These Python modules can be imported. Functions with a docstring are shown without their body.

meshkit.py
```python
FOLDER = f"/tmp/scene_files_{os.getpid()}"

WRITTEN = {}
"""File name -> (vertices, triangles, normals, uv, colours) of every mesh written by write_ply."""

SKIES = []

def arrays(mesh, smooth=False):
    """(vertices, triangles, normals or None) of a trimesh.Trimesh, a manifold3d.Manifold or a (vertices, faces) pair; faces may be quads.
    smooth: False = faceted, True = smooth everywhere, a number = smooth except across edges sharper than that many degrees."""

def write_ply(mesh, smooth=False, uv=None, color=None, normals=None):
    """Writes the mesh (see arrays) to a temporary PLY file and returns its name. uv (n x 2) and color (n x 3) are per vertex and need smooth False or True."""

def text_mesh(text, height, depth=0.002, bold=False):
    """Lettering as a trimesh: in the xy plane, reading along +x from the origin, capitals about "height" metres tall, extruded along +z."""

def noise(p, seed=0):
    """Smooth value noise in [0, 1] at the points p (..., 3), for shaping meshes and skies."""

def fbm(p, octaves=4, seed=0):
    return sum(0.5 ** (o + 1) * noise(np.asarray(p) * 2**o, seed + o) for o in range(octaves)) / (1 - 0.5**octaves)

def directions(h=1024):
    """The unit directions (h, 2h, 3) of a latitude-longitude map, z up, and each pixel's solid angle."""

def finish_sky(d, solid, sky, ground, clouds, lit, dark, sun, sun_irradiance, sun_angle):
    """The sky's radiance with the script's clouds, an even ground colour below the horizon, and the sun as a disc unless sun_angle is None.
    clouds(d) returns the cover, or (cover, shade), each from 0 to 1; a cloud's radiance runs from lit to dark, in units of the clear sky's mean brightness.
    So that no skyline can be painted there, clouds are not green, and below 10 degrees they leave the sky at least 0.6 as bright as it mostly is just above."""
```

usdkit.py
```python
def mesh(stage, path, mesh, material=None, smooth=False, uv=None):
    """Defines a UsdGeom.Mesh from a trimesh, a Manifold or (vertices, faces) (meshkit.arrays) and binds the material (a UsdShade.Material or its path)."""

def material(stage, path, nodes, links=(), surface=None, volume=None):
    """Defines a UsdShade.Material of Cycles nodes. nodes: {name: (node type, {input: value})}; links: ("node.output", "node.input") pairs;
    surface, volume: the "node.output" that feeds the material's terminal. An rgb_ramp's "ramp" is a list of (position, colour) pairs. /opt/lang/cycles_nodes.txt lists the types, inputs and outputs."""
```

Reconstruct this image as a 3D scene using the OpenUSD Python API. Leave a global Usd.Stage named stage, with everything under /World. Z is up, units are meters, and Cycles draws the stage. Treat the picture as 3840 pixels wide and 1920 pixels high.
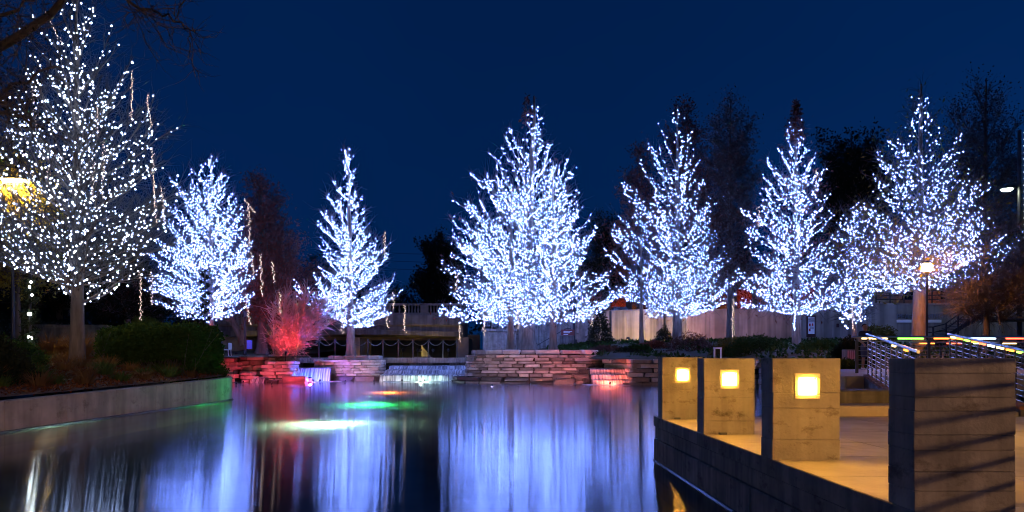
import math
import numpy as np
import trimesh
import usdkit
import meshkit
from scipy.spatial import ConvexHull
from pxr import Usd, UsdGeom, UsdLux, UsdShade, Gf, Sdf

stage = Usd.Stage.CreateInMemory()
UsdGeom.SetStageUpAxis(stage, 'Z')
UsdGeom.SetStageMetersPerUnit(stage, 1.0)
UsdGeom.Xform.Define(stage, '/World')
UsdGeom.Scope.Define(stage, '/World/Looks')

# ------------------------------------------------------------------ camera, sky, exposure
CAMZ = 1.743
EXPOSURE = 4.5                       # a long exposure at the blue hour
K = 2.0 ** -EXPOSURE                 # lamp strengths below are written as they show at this exposure
cam = UsdGeom.Camera.Define(stage, '/World/camera')
cam.AddTranslateOp().Set((0, 0, CAMZ))
cam.AddRotateXYZOp().Set((90, 0, 0))
cam.CreateFocalLengthAttr(24.0)
cam.CreateHorizontalApertureAttr(36.0)
cam.CreateVerticalApertureOffsetAttr(3.59)
cam.CreateExposureAttr(EXPOSURE)
cam.CreateClippingRangeAttr((0.05, 3000.0))

dome = UsdLux.DomeLight.Define(stage, '/World/sky')
sky_mat = usdkit.material(stage, '/World/Looks/sky_look', {
    "tc": ("texture_coordinate", {}),
    "mp": ("mapping", {"location": (0, 0, 0.42), "scale": (0.75, 0.75, 0.8)}),
    "s": ("sky_texture", {"sky_type": "single_scattering", "sun_disc": False, "sun_elevation": -0.06, "sun_rotation": 1.7,
                          "air_density": 1.0, "ozone_density": 3.0}),
    "t": ("mix", {"mix_type": "multiply", "fac": 1.0, "color2": (0.05, 0.76, 1.1)}),
    "cl": ("noise_texture", {"scale": 2.2, "detail": 4.0, "roughness": 0.5}), "cr": ("rgb_ramp", {"ramp": [(0.3, (0.90, 0.92, 0.93)), (0.7, (1.10, 1.08, 1.07))]}),
    "cm": ("mix", {"mix_type": "multiply", "fac": 1.0}),
    "b": ("background_shader", {"strength": 0.1})},
    [("tc.generated", "cl.vector"), ("cl.fac", "cr.fac"), ("t.color", "cm.color1"), ("cr.color", "cm.color2"), ("tc.generated", "mp.vector"), ("mp.vector", "s.vector"), ("s.color", "t.color1"), ("cm.color", "b.color")], surface="b.background")
UsdShade.MaterialBindingAPI.Apply(dome.GetPrim()).Bind(sky_mat)

# ------------------------------------------------------------------ small helpers
F = 682.667                          # focal length in pixels of a 1024 wide picture


def W(px, py, y):
    """the point at distance y seen at (px, py)"""
    return np.array([(px - 512) / F * y, y, CAMZ - (py - 358.1) / F * y])


def WX(px, y):
    return (px - 512) / F * y


def WZ(py, y):
    return CAMZ - (py - 358.1) / F * y


_names = {}


def unique(path):
    n = _names.get(path, 0)
    _names[path] = n + 1
    return path if n == 0 else f"{path}_{n:03d}"


class MB:
    """collects vertices and triangles"""

    def __init__(self):
        self.v, self.f, self.n = [], [], 0

    def add(self, v, f):
        v = np.asarray(v, float)
        self.v.append(v)
        self.f.append(np.asarray(f, int) + self.n)
        self.n += len(v)
        return self

    def mesh(self, m):
        if isinstance(m, MB):
            m = m.get()
        if isinstance(m, tuple):
            return self.add(*m)
        return self.add(m.vertices, m.faces)

    def get(self):
        if not self.v:
            return np.zeros((0, 3)), np.zeros((0, 3), int)
        return np.vstack(self.v), np.vstack(self.f)

    def box(self, x0, x1, y0, y1, z0, z1):
        v, f = BOX
        return self.add(np.array([x0, y0, z0]) + v * np.array([x1 - x0, y1 - y0, z1 - z0]), f)


_b = trimesh.creation.box([1, 1, 1])
BOX = (np.array(_b.vertices) + 0.5, np.array(_b.faces))


def box(x0, x1, y0, y1, z0, z1):
    return MB().box(x0, x1, y0, y1, z0, z1).get()


def cbox(x0, x1, y0, y1, z0, z1, c=0.012):
    """a box with chamfered edges"""
    lo, hi = np.array([x0, y0, z0], float), np.array([x1, y1, z1], float)
    c = min(c, 0.45 * (hi - lo).min())
    pts = []
    for i in range(8):
        s = np.array([(i >> k) & 1 for k in range(3)])
        p = np.where(s, hi, lo)
        d = np.where(s, -c, c)
        for k in range(3):
            q = p + d
            q[k] = p[k]
            pts.append(q)
    return hull(np.array(pts))


def hull(p):
    h = ConvexHull(p)
    f = h.simplices.copy()
    c = p[h.vertices].mean(0)
    n = np.cross(p[f[:, 1]] - p[f[:, 0]], p[f[:, 2]] - p[f[:, 0]])
    flip = ((p[f[:, 0]] - c) * n).sum(1) < 0
    f[flip] = f[flip][:, ::-1]
    used, inv = np.unique(f, return_inverse=True)
    return p[used], inv.reshape(f.shape)


def frames(p):
    t = np.gradient(p, axis=0)
    t /= np.linalg.norm(t, axis=1, keepdims=True) + 1e-12
    a = np.cross(t, np.where(np.abs(t[:, 2:]) < 0.9, [0, 0, 1.0], [1.0, 0, 0]))
    a /= np.linalg.norm(a, axis=1, keepdims=True) + 1e-12
    return t, a, np.cross(t, a)


def tube(p, r, sides=6, cap=True):
    p = np.asarray(p, float)
    r = np.broadcast_to(np.asarray(r, float), (len(p),))
    t, a, b = frames(p)
    ang = np.arange(sides) * 2 * np.pi / sides
    v = (p[:, None] + r[:, None, None] * (np.cos(ang)[None, :, None] * a[:, None] + np.sin(ang)[None, :, None] * b[:, None])).reshape(-1, 3)
    i, j = np.meshgrid(np.arange(len(p) - 1), np.arange(sides), indexing='ij')
    q = np.stack([i * sides + j, i * sides + (j + 1) % sides, (i + 1) * sides + (j + 1) % sides, (i + 1) * sides + j], -1).reshape(-1, 4)
    f = np.vstack([q[:, [0, 1, 2]], q[:, [0, 2, 3]]])
    if cap:
        n = len(v)
        v = np.vstack([v, p[:1], p[-1:]])
        j = np.arange(sides)
        f = np.vstack([f, np.stack([np.full(sides, n), (j + 1) % sides, j], 1),
                       np.stack([np.full(sides, n + 1), (len(p) - 1) * sides + j, (len(p) - 1) * sides + (j + 1) % sides], 1)])
    return v, f


def prisms(A, B, ra, rb):
    """many thin three sided sticks from A to B"""
    A, B = np.asarray(A, float), np.asarray(B, float)
    n = len(A)
    if n == 0:
        return np.zeros((0, 3)), np.zeros((0, 3), int)
    ra, rb = np.broadcast_to(ra, (n,)), np.broadcast_to(rb, (n,))
    t = B - A
    t /= np.linalg.norm(t, axis=1, keepdims=True) + 1e-9
    a = np.cross(t, np.where(np.abs(t[:, 2:]) < 0.9, [0, 0, 1.0], [1.0, 0, 0]))
    a /= np.linalg.norm(a, axis=1, keepdims=True) + 1e-9
    b = np.cross(t, a)
    v = np.empty((n, 6, 3))
    for k in range(3):
        d = math.cos(k * 2.0944) * a + math.sin(k * 2.0944) * b
        v[:, k], v[:, k + 3] = A + d * ra[:, None], B + d * rb[:, None]
    base = np.array([[0, 1, 4], [0, 4, 3], [1, 2, 5], [1, 5, 4], [2, 0, 3], [2, 3, 5]])
    f = (np.arange(n)[:, None, None] * 6 + base[None]).reshape(-1, 3)
    return v.reshape(-1, 3), f


OCT_V = np.array([[1, 0, 0], [-1, 0, 0], [0, 1, 0], [0, -1, 0], [0, 0, 1], [0, 0, -1]], float)
OCT_F = np.array([[0, 2, 4], [2, 1, 4], [1, 3, 4], [3, 0, 4], [2, 0, 5], [1, 2, 5], [3, 1, 5], [0, 3, 5]])


def bulbs(P, r):
    P = np.asarray(P, float)
    r = np.broadcast_to(r, (len(P),))
    v = (P[:, None] + OCT_V[None] * r[:, None, None]).reshape(-1, 3)
    f = (np.arange(len(P))[:, None, None] * 6 + OCT_F[None]).reshape(-1, 3)
    return v, f


def leaves(P, size, rng, up=0.0, aspect=0.5):
    """small leaf blades (two triangles) at the points P"""
    P = np.asarray(P, float)
    n = len(P)
    d = rng.normal(size=(n, 3))
    d[:, 2] += up
    d /= np.linalg.norm(d, axis=1, keepdims=True)
    a = np.cross(d, rng.normal(size=(n, 3)))
    a /= np.linalg.norm(a, axis=1, keepdims=True) + 1e-9
    s = np.broadcast_to(size, (n,))[:, None] * rng.uniform(0.6, 1.3, (n, 1))
    v = np.stack([P, P + d * s * 0.5 + a * s * aspect * 0.5, P + d * s, P + d * s * 0.5 - a * s * aspect * 0.5], 1).reshape(-1, 3)
    f = (np.arange(n)[:, None, None] * 4 + np.array([[0, 1, 2], [0, 2, 3]])[None]).reshape(-1, 3)
    return v, f


def revolve(profile, center, sides=12):
    """profile: (radius, z) pairs from the bottom up"""
    pr = np.array(profile, float)
    ang = np.arange(sides) * 2 * np.pi / sides
    v = np.stack([pr[:, None, 0] * np.cos(ang), pr[:, None, 0] * np.sin(ang), np.broadcast_to(pr[:, None, 1], (len(pr), sides))], -1).reshape(-1, 3)
    i, j = np.meshgrid(np.arange(len(pr) - 1), np.arange(sides), indexing='ij')
    q = np.stack([i * sides + j, i * sides + (j + 1) % sides, (i + 1) * sides + (j + 1) % sides, (i + 1) * sides + j], -1).reshape(-1, 4)
    return v + np.asarray(center), np.vstack([q[:, [0, 1, 2]], q[:, [0, 2, 3]]])


def stone_mesh(c, half, rot, rng, rough=0.2):
    """an irregular squared stone"""
    pts = []
    for i in range(8):
        s = np.array([1 if (i >> k) & 1 else -1 for k in range(3)], float)
        for k in range(3):
            q = s * (1 - rng.uniform(0.05, 0.36, 3))
            q[k] = s[k] * (1 - rng.uniform(0, rough))
            pts.append(q)
    p = np.array(pts) * np.asarray(half)
    ca, sa = math.cos(rot), math.sin(rot)
    p = np.stack([p[:, 0] * ca - p[:, 1] * sa, p[:, 0] * sa + p[:, 1] * ca, p[:, 2]], 1)
    return hull(p + np.asarray(c))


def put(path, m, mat, smooth=False):
    if isinstance(m, MB):
        m = m.get()
    return usdkit.mesh(stage, path, m, mat, smooth=smooth).GetPrim()


def tag(p, label=None, cat=None, group=None, kind=None):
    for k, v in (('label', label), ('category', cat), ('group', group), ('kind', kind)):
        if v:
            p.SetCustomDataByKey(k, v)
    return p


class Thing:
    """a thing: an Xform at its base; parts are given in world coordinates"""

    def __init__(self, name, label, cat, loc, group=None, kind=None):
        self.path = unique('/World/' + name)
        self.loc = np.asarray(loc, float)
        x = UsdGeom.Xform.Define(stage, self.path)
        x.AddTranslateOp().Set(Gf.Vec3d(*map(float, self.loc)))
        self.prim = tag(x.GetPrim(), label, cat, group, kind)

    def part(self, name, m, mat, parent=None, label=None, kind=None, smooth=False):
        if isinstance(m, MB):
            m = m.get()
        if not isinstance(m, tuple):
            m = (np.array(m.vertices), np.array(m.faces))
        path = unique((parent or self.path) + '/' + name)
        tag(put(path, (np.asarray(m[0]) - self.loc, m[1]), mat, smooth), label=label, kind=kind)
        return path

    def holder(self, name, parent=None):
        """a part that only holds sub-parts"""
        path = unique((parent or self.path) + '/' + name)
        UsdGeom.Xform.Define(stage, path)
        return path


def struct(name, m, mat, kind='structure', smooth=False):
    return tag(put(unique('/World/' + name), m, mat, smooth), kind=kind)


def single(name, m, mat, label, cat, group=None, kind=None, smooth=False):
    return tag(put(unique('/World/' + name), m, mat, smooth), label, cat, group, kind)


# ------------------------------------------------------------------ materials
def mat(name, c1, c2=None, scale=3.0, rough=0.8, bump=0.0, bscale=20.0, stretch=(1, 1, 1), spec=0.3, metallic=0.0, pos=(0.35, 0.65), streak=None, grime=None, detail=6.0):
    n = {"p": ("principled_bsdf", {"roughness": rough, "specular_ior_level": spec, "metallic": metallic, "base_color": c1})}
    l = []
    if c2 is not None or bump:
        n["g"] = ("geometry", {})
        n["m"] = ("mapping", {"scale": stretch})
        l += [("g.position", "m.vector")]
    col = None
    if c2 is not None:
        n["n"] = ("noise_texture", {"scale": scale, "detail": detail, "roughness": 0.62})
        n["r"] = ("rgb_ramp", {"ramp": [(pos[0], c1), (pos[1], c2)]})
        l += [("m.vector", "n.vector"), ("n.fac", "r.fac")]
        col = "r.color"
    if streak is not None:           # rain streaks running down
        n["ms"] = ("mapping", {"scale": streak[1]})
        n["ns"] = ("noise_texture", {"scale": 1.0, "detail": 4.0})
        n["rs"] = ("rgb_ramp", {"ramp": [(0.38, (streak[0],) * 3), (0.62, (1, 1, 1))]})
        n["xs"] = ("mix", {"mix_type": "multiply", "fac": 1.0})
        l += [("g.position", "ms.vector"), ("ms.vector", "ns.vector"), ("ns.fac", "rs.fac"), (col, "xs.color1"), ("rs.color", "xs.color2")]
        col = "xs.color"
    if grime is not None:            # dark patches
        n["mg"] = ("mapping", {"scale": (1, 1, 1.6), "location": (3.3, 1.7, 0.4)})
        n["ng"] = ("noise_texture", {"scale": grime[0], "detail": 8.0, "roughness": 0.7})
        n["rg"] = ("rgb_ramp", {"ramp": [(0.56, (1, 1, 1)), (0.70, grime[1])]})
        n["xg"] = ("mix", {"mix_type": "multiply", "fac": 1.0})
        l += [("g.position", "mg.vector"), ("mg.vector", "ng.vector"), ("ng.fac", "rg.fac"), (col, "xg.color1"), ("rg.color", "xg.color2")]
        col = "xg.color"
    if col:
        l.append((col, "p.base_color"))
    if bump:
        n["nb"] = ("noise_texture", {"scale": bscale, "detail": 5.0})
        n["b"] = ("bump", {"strength": bump, "distance": 0.02})
        l += [("m.vector", "nb.vector"), ("nb.fac", "b.height"), ("b.normal", "p.normal")]
    return usdkit.material(stage, '/World/Looks/' + name, n, l, surface="p.BSDF")


def leaf_mat(name, c1, c2, trans=0.35):
    n = {"g": ("geometry", {}), "r": ("rgb_ramp", {"ramp": [(0.0, c1), (1.0, c2)]}), "d": ("diffuse_bsdf", {}), "t": ("translucent_bsdf", {}), "x": ("mix_closure", {"fac": trans})}
    l = [("g.random_per_island", "r.fac"), ("r.color", "d.color"), ("r.color", "t.color"), ("d.BSDF", "x.closure1"), ("t.BSDF", "x.closure2")]
    return usdkit.material(stage, '/World/Looks/' + name, n, l, surface="x.closure")


def glow(name, color, strength, vary=None):
    n = {"e": ("emission", {"color": color, "strength": strength * K})}
    l = []
    if vary:
        n["g"] = ("geometry", {})
        n["r"] = ("map_range", {"from_min": 0.0, "from_max": 1.0, "to_min": strength * K * vary[0], "to_max": strength * K * vary[1]})
        l = [("g.random_per_island", "r.value"), ("r.result", "e.strength")]
    return usdkit.material(stage, '/World/Looks/' + name, n, l, surface="e.emission")


M = {}
M['concrete'] = mat('concrete', (0.34, 0.31, 0.26), (0.22, 0.20, 0.17), scale=2.2, rough=0.85, bump=0.5, bscale=30, streak=(0.72, (7, 7, 0.6)), grime=(3.2, (0.42, 0.38, 0.34)))
M['concrete_lit'] = mat('concrete_lit', (0.36, 0.33, 0.27), (0.26, 0.235, 0.195), scale=2.6, rough=0.85, bump=0.5, bscale=34, streak=(0.85, (9, 9, 0.8)), grime=(4.2, (0.45, 0.40, 0.34)))  # paler, less streaked copy of concrete for the pillars with lit fronts
M['concrete_mid'] = mat('concrete_mid', (0.29, 0.265, 0.225), (0.19, 0.175, 0.15), scale=2.6, rough=0.85, bump=0.5, bscale=30, streak=(0.6, (7, 7, 0.6)), grime=(3.4, (0.4, 0.36, 0.32)))
M['concrete_dark'] = mat('concrete_dark', (0.15, 0.14, 0.125), (0.08, 0.076, 0.07), scale=2.0, rough=0.8, bump=0.4, bscale=25, streak=(0.55, (5, 5, 0.5)))
M['bridge_concrete'] = mat('bridge_concrete', (0.16, 0.145, 0.12), (0.10, 0.09, 0.08), scale=0.8, rough=0.9, bump=0.3, bscale=12, streak=(0.55, (2.2, 2.2, 0.12)))
M['concrete_wall'] = mat('concrete_wall', (0.34, 0.30, 0.24), (0.25, 0.22, 0.18), scale=0.8, rough=0.9, bump=0.3, bscale=12, streak=(0.55, (2.2, 2.2, 0.12)))
M['planter_wall'] = mat('planter_wall', (0.33, 0.30, 0.25), (0.22, 0.20, 0.17), scale=1.2, rough=0.85, bump=0.35, bscale=18, streak=(0.7, (3, 3, 0.4)), grime=(1.4, (0.5, 0.45, 0.4)))
M['pavement'] = mat('pavement', (0.36, 0.33, 0.28), (0.27, 0.245, 0.21), scale=1.5, rough=0.75, bump=0.25, bscale=40, grime=(0.8, (0.7, 0.68, 0.66)))
M['limestone'] = mat('limestone', (0.48, 0.44, 0.40), (0.30, 0.275, 0.25), scale=1.4, rough=0.9, bump=0.8, bscale=7, grime=(1.1, (0.45, 0.42, 0.4)))
M['limestone_pale'] = mat('limestone_pale', (0.60, 0.56, 0.50), (0.44, 0.41, 0.37), scale=1.8, rough=0.9, bump=0.8, bscale=8, grime=(1.3, (0.5, 0.47, 0.45)))
M['limestone_dark'] = mat('limestone_dark', (0.26, 0.235, 0.21), (0.15, 0.135, 0.12), scale=1.6, rough=0.9, bump=0.8, bscale=8)
M['wet_rock'] = mat('wet_rock', (0.07, 0.065, 0.06), (0.03, 0.03, 0.028), scale=2, rough=0.4, bump=0.8, bscale=6, spec=0.5)
M['bark'] = mat('bark', (0.17, 0.13, 0.095), (0.09, 0.07, 0.052), scale=6, rough=0.95, bump=0.9, bscale=14, stretch=(1, 1, 0.18))
M['bark_dark'] = mat('bark_dark', (0.09, 0.07, 0.055), (0.05, 0.04, 0.032), scale=5, rough=0.95, bump=0.8, bscale=12, stretch=(1, 1, 0.2))
M['twig'] = mat('twig', (0.045, 0.042, 0.042), rough=0.9)
M['twig_pale'] = mat('twig_pale', (0.055, 0.05, 0.046), rough=0.9)
M['twig_bush'] = mat('twig_bush', (0.30, 0.22, 0.19), rough=0.9)
M['soil'] = mat('soil', (0.10, 0.048, 0.026), (0.045, 0.026, 0.016), scale=9, rough=1.0, bump=1.0, bscale=30)
M['grass_ground'] = mat('grass_ground', (0.035, 0.045, 0.02), (0.05, 0.038, 0.022), scale=2.5, rough=1.0, bump=1.0, bscale=20)
M['silt'] = mat('silt', (0.18, 0.19, 0.16), (0.11, 0.12, 0.10), scale=0.6, rough=1.0)
M['sheen_strip'] = mat('sheen_strip', (0.05, 0.055, 0.06), rough=0.12, spec=0.9)  # glossy look of the added strips that imitate the waterline reflection
M['metal_dark'] = mat('metal_dark', (0.03, 0.03, 0.033), rough=0.45, metallic=0.6, spec=0.5)
M['metal_post'] = mat('metal_post', (0.10, 0.10, 0.09), rough=0.5, metallic=0.3)
M['steel'] = mat('steel', (0.55, 0.56, 0.58), rough=0.28, metallic=1.0)
M['white_paint'] = mat('white_paint', (0.72, 0.72, 0.70), rough=0.5)
M['blue_paint'] = mat('blue_paint', (0.05, 0.12, 0.5), rough=0.5)
M['sign_red'] = mat('sign_red', (0.16, 0.035, 0.03), rough=0.5)
M['sign_brown'] = mat('sign_brown', (0.05, 0.022, 0.018), rough=0.4)
M['red_print'] = mat('red_print', (0.45, 0.05, 0.04), rough=0.6)
M['grey_print'] = mat('grey_print', (0.35, 0.35, 0.35), rough=0.6)
M['brick'] = mat('brick', (0.30, 0.14, 0.085), (0.2, 0.09, 0.06), scale=6, rough=0.85, bump=0.4, bscale=30)
M['glass_dark'] = mat('glass_dark', (0.01, 0.012, 0.014), rough=0.05, spec=0.6)
M['car_paint'] = mat('car_paint', (0.12, 0.12, 0.13), rough=0.25, spec=0.6)
M['tyre'] = mat('tyre', (0.02, 0.02, 0.02), rough=0.8)
M['stucco'] = mat('stucco', (0.20, 0.15, 0.11), (0.15, 0.11, 0.085), scale=1.5, rough=0.9, bump=0.2)
M['skin'] = mat('skin', (0.42, 0.22, 0.15), rough=0.6)
M['shirt'] = mat('shirt', (0.03, 0.035, 0.06), rough=0.9)
M['shorts'] = mat('shorts', (0.09, 0.10, 0.17), rough=0.9)
M['hair'] = mat('hair', (0.02, 0.015, 0.012), rough=0.7)
M['leaf_rust'] = leaf_mat('leaf_rust', (0.13, 0.05, 0.035), (0.20, 0.085, 0.055))
M['leaf_dark'] = leaf_mat('leaf_dark', (0.02, 0.024, 0.014), (0.045, 0.05, 0.024))
M['leaf_brown'] = leaf_mat('leaf_brown', (0.08, 0.045, 0.035), (0.13, 0.07, 0.05))
M['leaf_green'] = leaf_mat('leaf_green', (0.026, 0.05, 0.014), (0.068, 0.10, 0.028))
M['leaf_olive'] = leaf_mat('leaf_olive', (0.09, 0.08, 0.02), (0.17, 0.13, 0.04))
M['leaf_yellow'] = leaf_mat('leaf_yellow', (0.26, 0.22, 0.04), (0.42, 0.30, 0.07))
M['blade_green'] = leaf_mat('blade_green', (0.05, 0.075, 0.02), (0.11, 0.12, 0.035))
M['blade_tan'] = leaf_mat('blade_tan', (0.12, 0.065, 0.03), (0.2, 0.13, 0.06))
M['leaf_litter'] = leaf_mat('leaf_litter', (0.11, 0.042, 0.02), (0.2, 0.085, 0.035), 0.1)
M['bulb'] = glow('bulb_look', (0.165, 0.275, 1.0), 310.0, vary=(0.25, 1.75))
M['bulb_cool'] = glow('bulb_cool', (0.40, 0.55, 1.0), 95.0, vary=(0.3, 1.7))
M['bulb_warm'] = glow('bulb_warm', (1.0, 0.72, 0.62), 14.0, vary=(0.3, 1.7))
M['wire'] = mat('wire', (0.03, 0.04, 0.03), rough=0.6)

# water: murky, reflecting what stands above it, see-through enough for the lamps under it to show
M['water'] = usdkit.material(stage, '/World/Looks/water_look', {
    "g": ("geometry", {}), "m": ("mapping", {"scale": (0.35, 1.6, 1.0)}), "nz": ("noise_texture", {"scale": 1.1, "detail": 4.0}),
    "b": ("bump", {"strength": 0.012, "distance": 0.02}), "tg": ("combine_xyz", {"x": 1.0, "y": 0.0, "z": 0.0}),
    "fr": ("fresnel", {"IOR": 1.33}), "gl": ("glossy_bsdf", {"color": (0.95, 0.97, 1.0), "roughness": 0.068, "anisotropy": 0.8, "distribution": "ggx"}),
    "d": ("diffuse_bsdf", {"color": (0.008, 0.012, 0.012)}), "t": ("transparent_bsdf", {"color": (0.8, 0.9, 0.88)}),
    "x": ("mix_closure", {"fac": 0.75}), "y": ("mix_closure", {})},
    [("g.position", "m.vector"), ("m.vector", "nz.vector"), ("nz.fac", "b.height"), ("b.normal", "gl.normal"), ("tg.vector", "gl.tangent"),
     ("t.BSDF", "x.closure1"), ("d.BSDF", "x.closure2"), ("fr.fac", "y.fac"), ("x.closure", "y.closure1"), ("gl.BSDF", "y.closure2")], surface="y.closure")
# falling water: white streaks
M['falls'] = usdkit.material(stage, '/World/Looks/falls_look', {
    "g": ("geometry", {}), "m": ("mapping", {"scale": (8.0, 0.6, 0.4)}), "nz": ("noise_texture", {"scale": 1.3, "detail": 4.0}),
    "r": ("rgb_ramp", {"ramp": [(0.36, (0.22, 0.23, 0.25)), (0.60, (0.78, 0.80, 0.82))]}),
    "d": ("principled_bsdf", {"roughness": 0.5, "specular_ior_level": 0.4}), "t": ("translucent_bsdf", {}), "x": ("mix_closure", {"fac": 0.4})},
    [("g.position", "m.vector"), ("m.vector", "nz.vector"), ("nz.fac", "r.fac"), ("r.color", "d.base_color"), ("r.color", "t.color"),
     ("d.BSDF", "x.closure1"), ("t.BSDF", "x.closure2")], surface="x.closure")

# ------------------------------------------------------------------ the large setting
def grid(x, y, z):
    """a sheet over the arrays x, y, z (rows, columns)"""
    r, c = z.shape
    v = np.stack([x, y, z], -1).reshape(-1, 3)
    i, j = np.meshgrid(np.arange(r - 1), np.arange(c - 1), indexing='ij')
    q = np.stack([i * c + j, i * c + j + 1, (i + 1) * c + j + 1, (i + 1) * c + j], -1).reshape(-1, 4)
    return v, np.vstack([q[:, [0, 1, 2]], q[:, [0, 2, 3]]])


struct('pond_bed', (np.array([[-900, -300, -0.55], [900, -300, -0.55], [900, 900, -0.55], [-900, 900, -0.55]]), np.array([[0, 1, 2], [0, 2, 3]])), M['silt'])
struct('water', (np.array([[-30, -40, 0], [75, -40, 0], [75, 56, 0], [-30, 56, 0.0]]), np.array([[0, 1, 2], [0, 2, 3]])), M['water'])

# line of the curved retaining wall on the left, from near to the nose and round it
left_line = np.array([[-11.95, -12], [-11.95, 4], [-11.92, 12], [-11.85, 16], [-11.75, 20], [-11.62, 24], [-11.6, 27], [-11.75, 28.7], [-12.25, 29.7], [-13.2, 30.4], [-15.5, 31.2], [-20, 33], [-21.5, 38], [-21.8, 48.3]])


def resample(line, n):
    d = np.r_[0, np.cumsum(np.linalg.norm(np.diff(line, axis=0), axis=1))]
    t = np.linspace(0, d[-1], n)
    return np.stack([np.interp(t, d, line[:, k]) for k in range(line.shape[1])], 1)


def wall_top(y):
    return np.interp(y, [0, 16, 22, 30, 34, 48], [0.70, 0.74, 0.84, 0.98, 1.15, 1.6])


def left_ground(x, y):
    """height of the left bank"""
    edge = np.interp(y, left_line[:9, 1], left_line[:9, 0])
    edge = np.where(y > 29.7, np.interp(y, [29.7, 33, 48], [-12.3, -20, -21.8]), edge)
    d = np.maximum(edge - x, 0)
    base = wall_top(y) + 0.02
    z = base + 0.16 * np.minimum(d, 4) + 0.05 * np.clip(d - 4, 0, 12) + 0.2 * np.clip(d - 16, 0, 20)
    far = np.clip((y - 36) / 10, 0, 1)
    z = z * (1 - far) + np.maximum(1.95, z * 0.8) * far
    return z + 0.10 * (meshkit.fbm(np.stack([x * 0.8, y * 0.8, x * 0], -1), 3, 5) - 0.5) * np.clip(d * 2, 0, 1)


u = np.r_[0, np.linspace(0.15, 6, 26), np.linspace(7, 60, 18)]
yy = np.linspace(-12, 33, 110)
edge = np.interp(yy, left_line[:9, 1], left_line[:9, 0])
edge = np.where(yy > 29.7, np.interp(yy, [29.7, 30.4, 31.2, 33], [-12.35, -13.25, -15.6, -20.1]), edge) - 0.28
gx = edge[:, None] - u[None]
gy = np.broadcast_to(yy[:, None], gx.shape)
struct('planting_bed', grid(gx, gy, left_ground(gx, gy)), M['soil'], smooth=True)

# bank further back on the left, and the ground beyond the weir and under the trees
ys = np.linspace(33, 140, 60)
xs = np.r_[np.linspace(0, 12, 16), np.linspace(14, 120, 20)]
e2 = np.interp(ys, [33, 38, 47.9, 48.2, 54, 55, 140], [-20.3, -21.8, -22.1, -15.3, -15.2, -18, -22])
gx = e2[:, None] - xs[None]
gy = np.broadcast_to(ys[:, None], gx.shape)
gz = 1.75 + 0.03 * np.clip(gy - 50, 0, 50) + 0.10 * np.clip(-gx - 30, 0, 40) + 0.15 * meshkit.fbm(np.stack([gx * .4, gy * .4, gx * 0], -1), 3, 2)
struct('river_bank', grid(gx, gy, gz), M['grass_ground'], smooth=True)

# far bank on the right: from the stone edge up to the retaining walls
shore = np.array([[-1.0, 56.5], [2.0, 52.5], [5.0, 49.2], [7.5, 44.6], [11.5, 43.6], [14.5, 40.5], [15.6, 36.5], [16.0, 33.2], [18.0, 29.5], [20.5, 27.0], [26, 25.6], [75, 24.5]])
xx = np.unique(np.r_[np.linspace(-1, 30, 70), np.linspace(30, 75, 14)])
ey = np.interp(xx, shore[:, 0], shore[:, 1])
tt = np.r_[np.linspace(0, 1, 34) ** 1.3]
gx = np.broadcast_to(xx[None], (len(tt), len(xx)))
gy = ey[None] + (61.9 - ey[None]) * tt[:, None]


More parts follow.
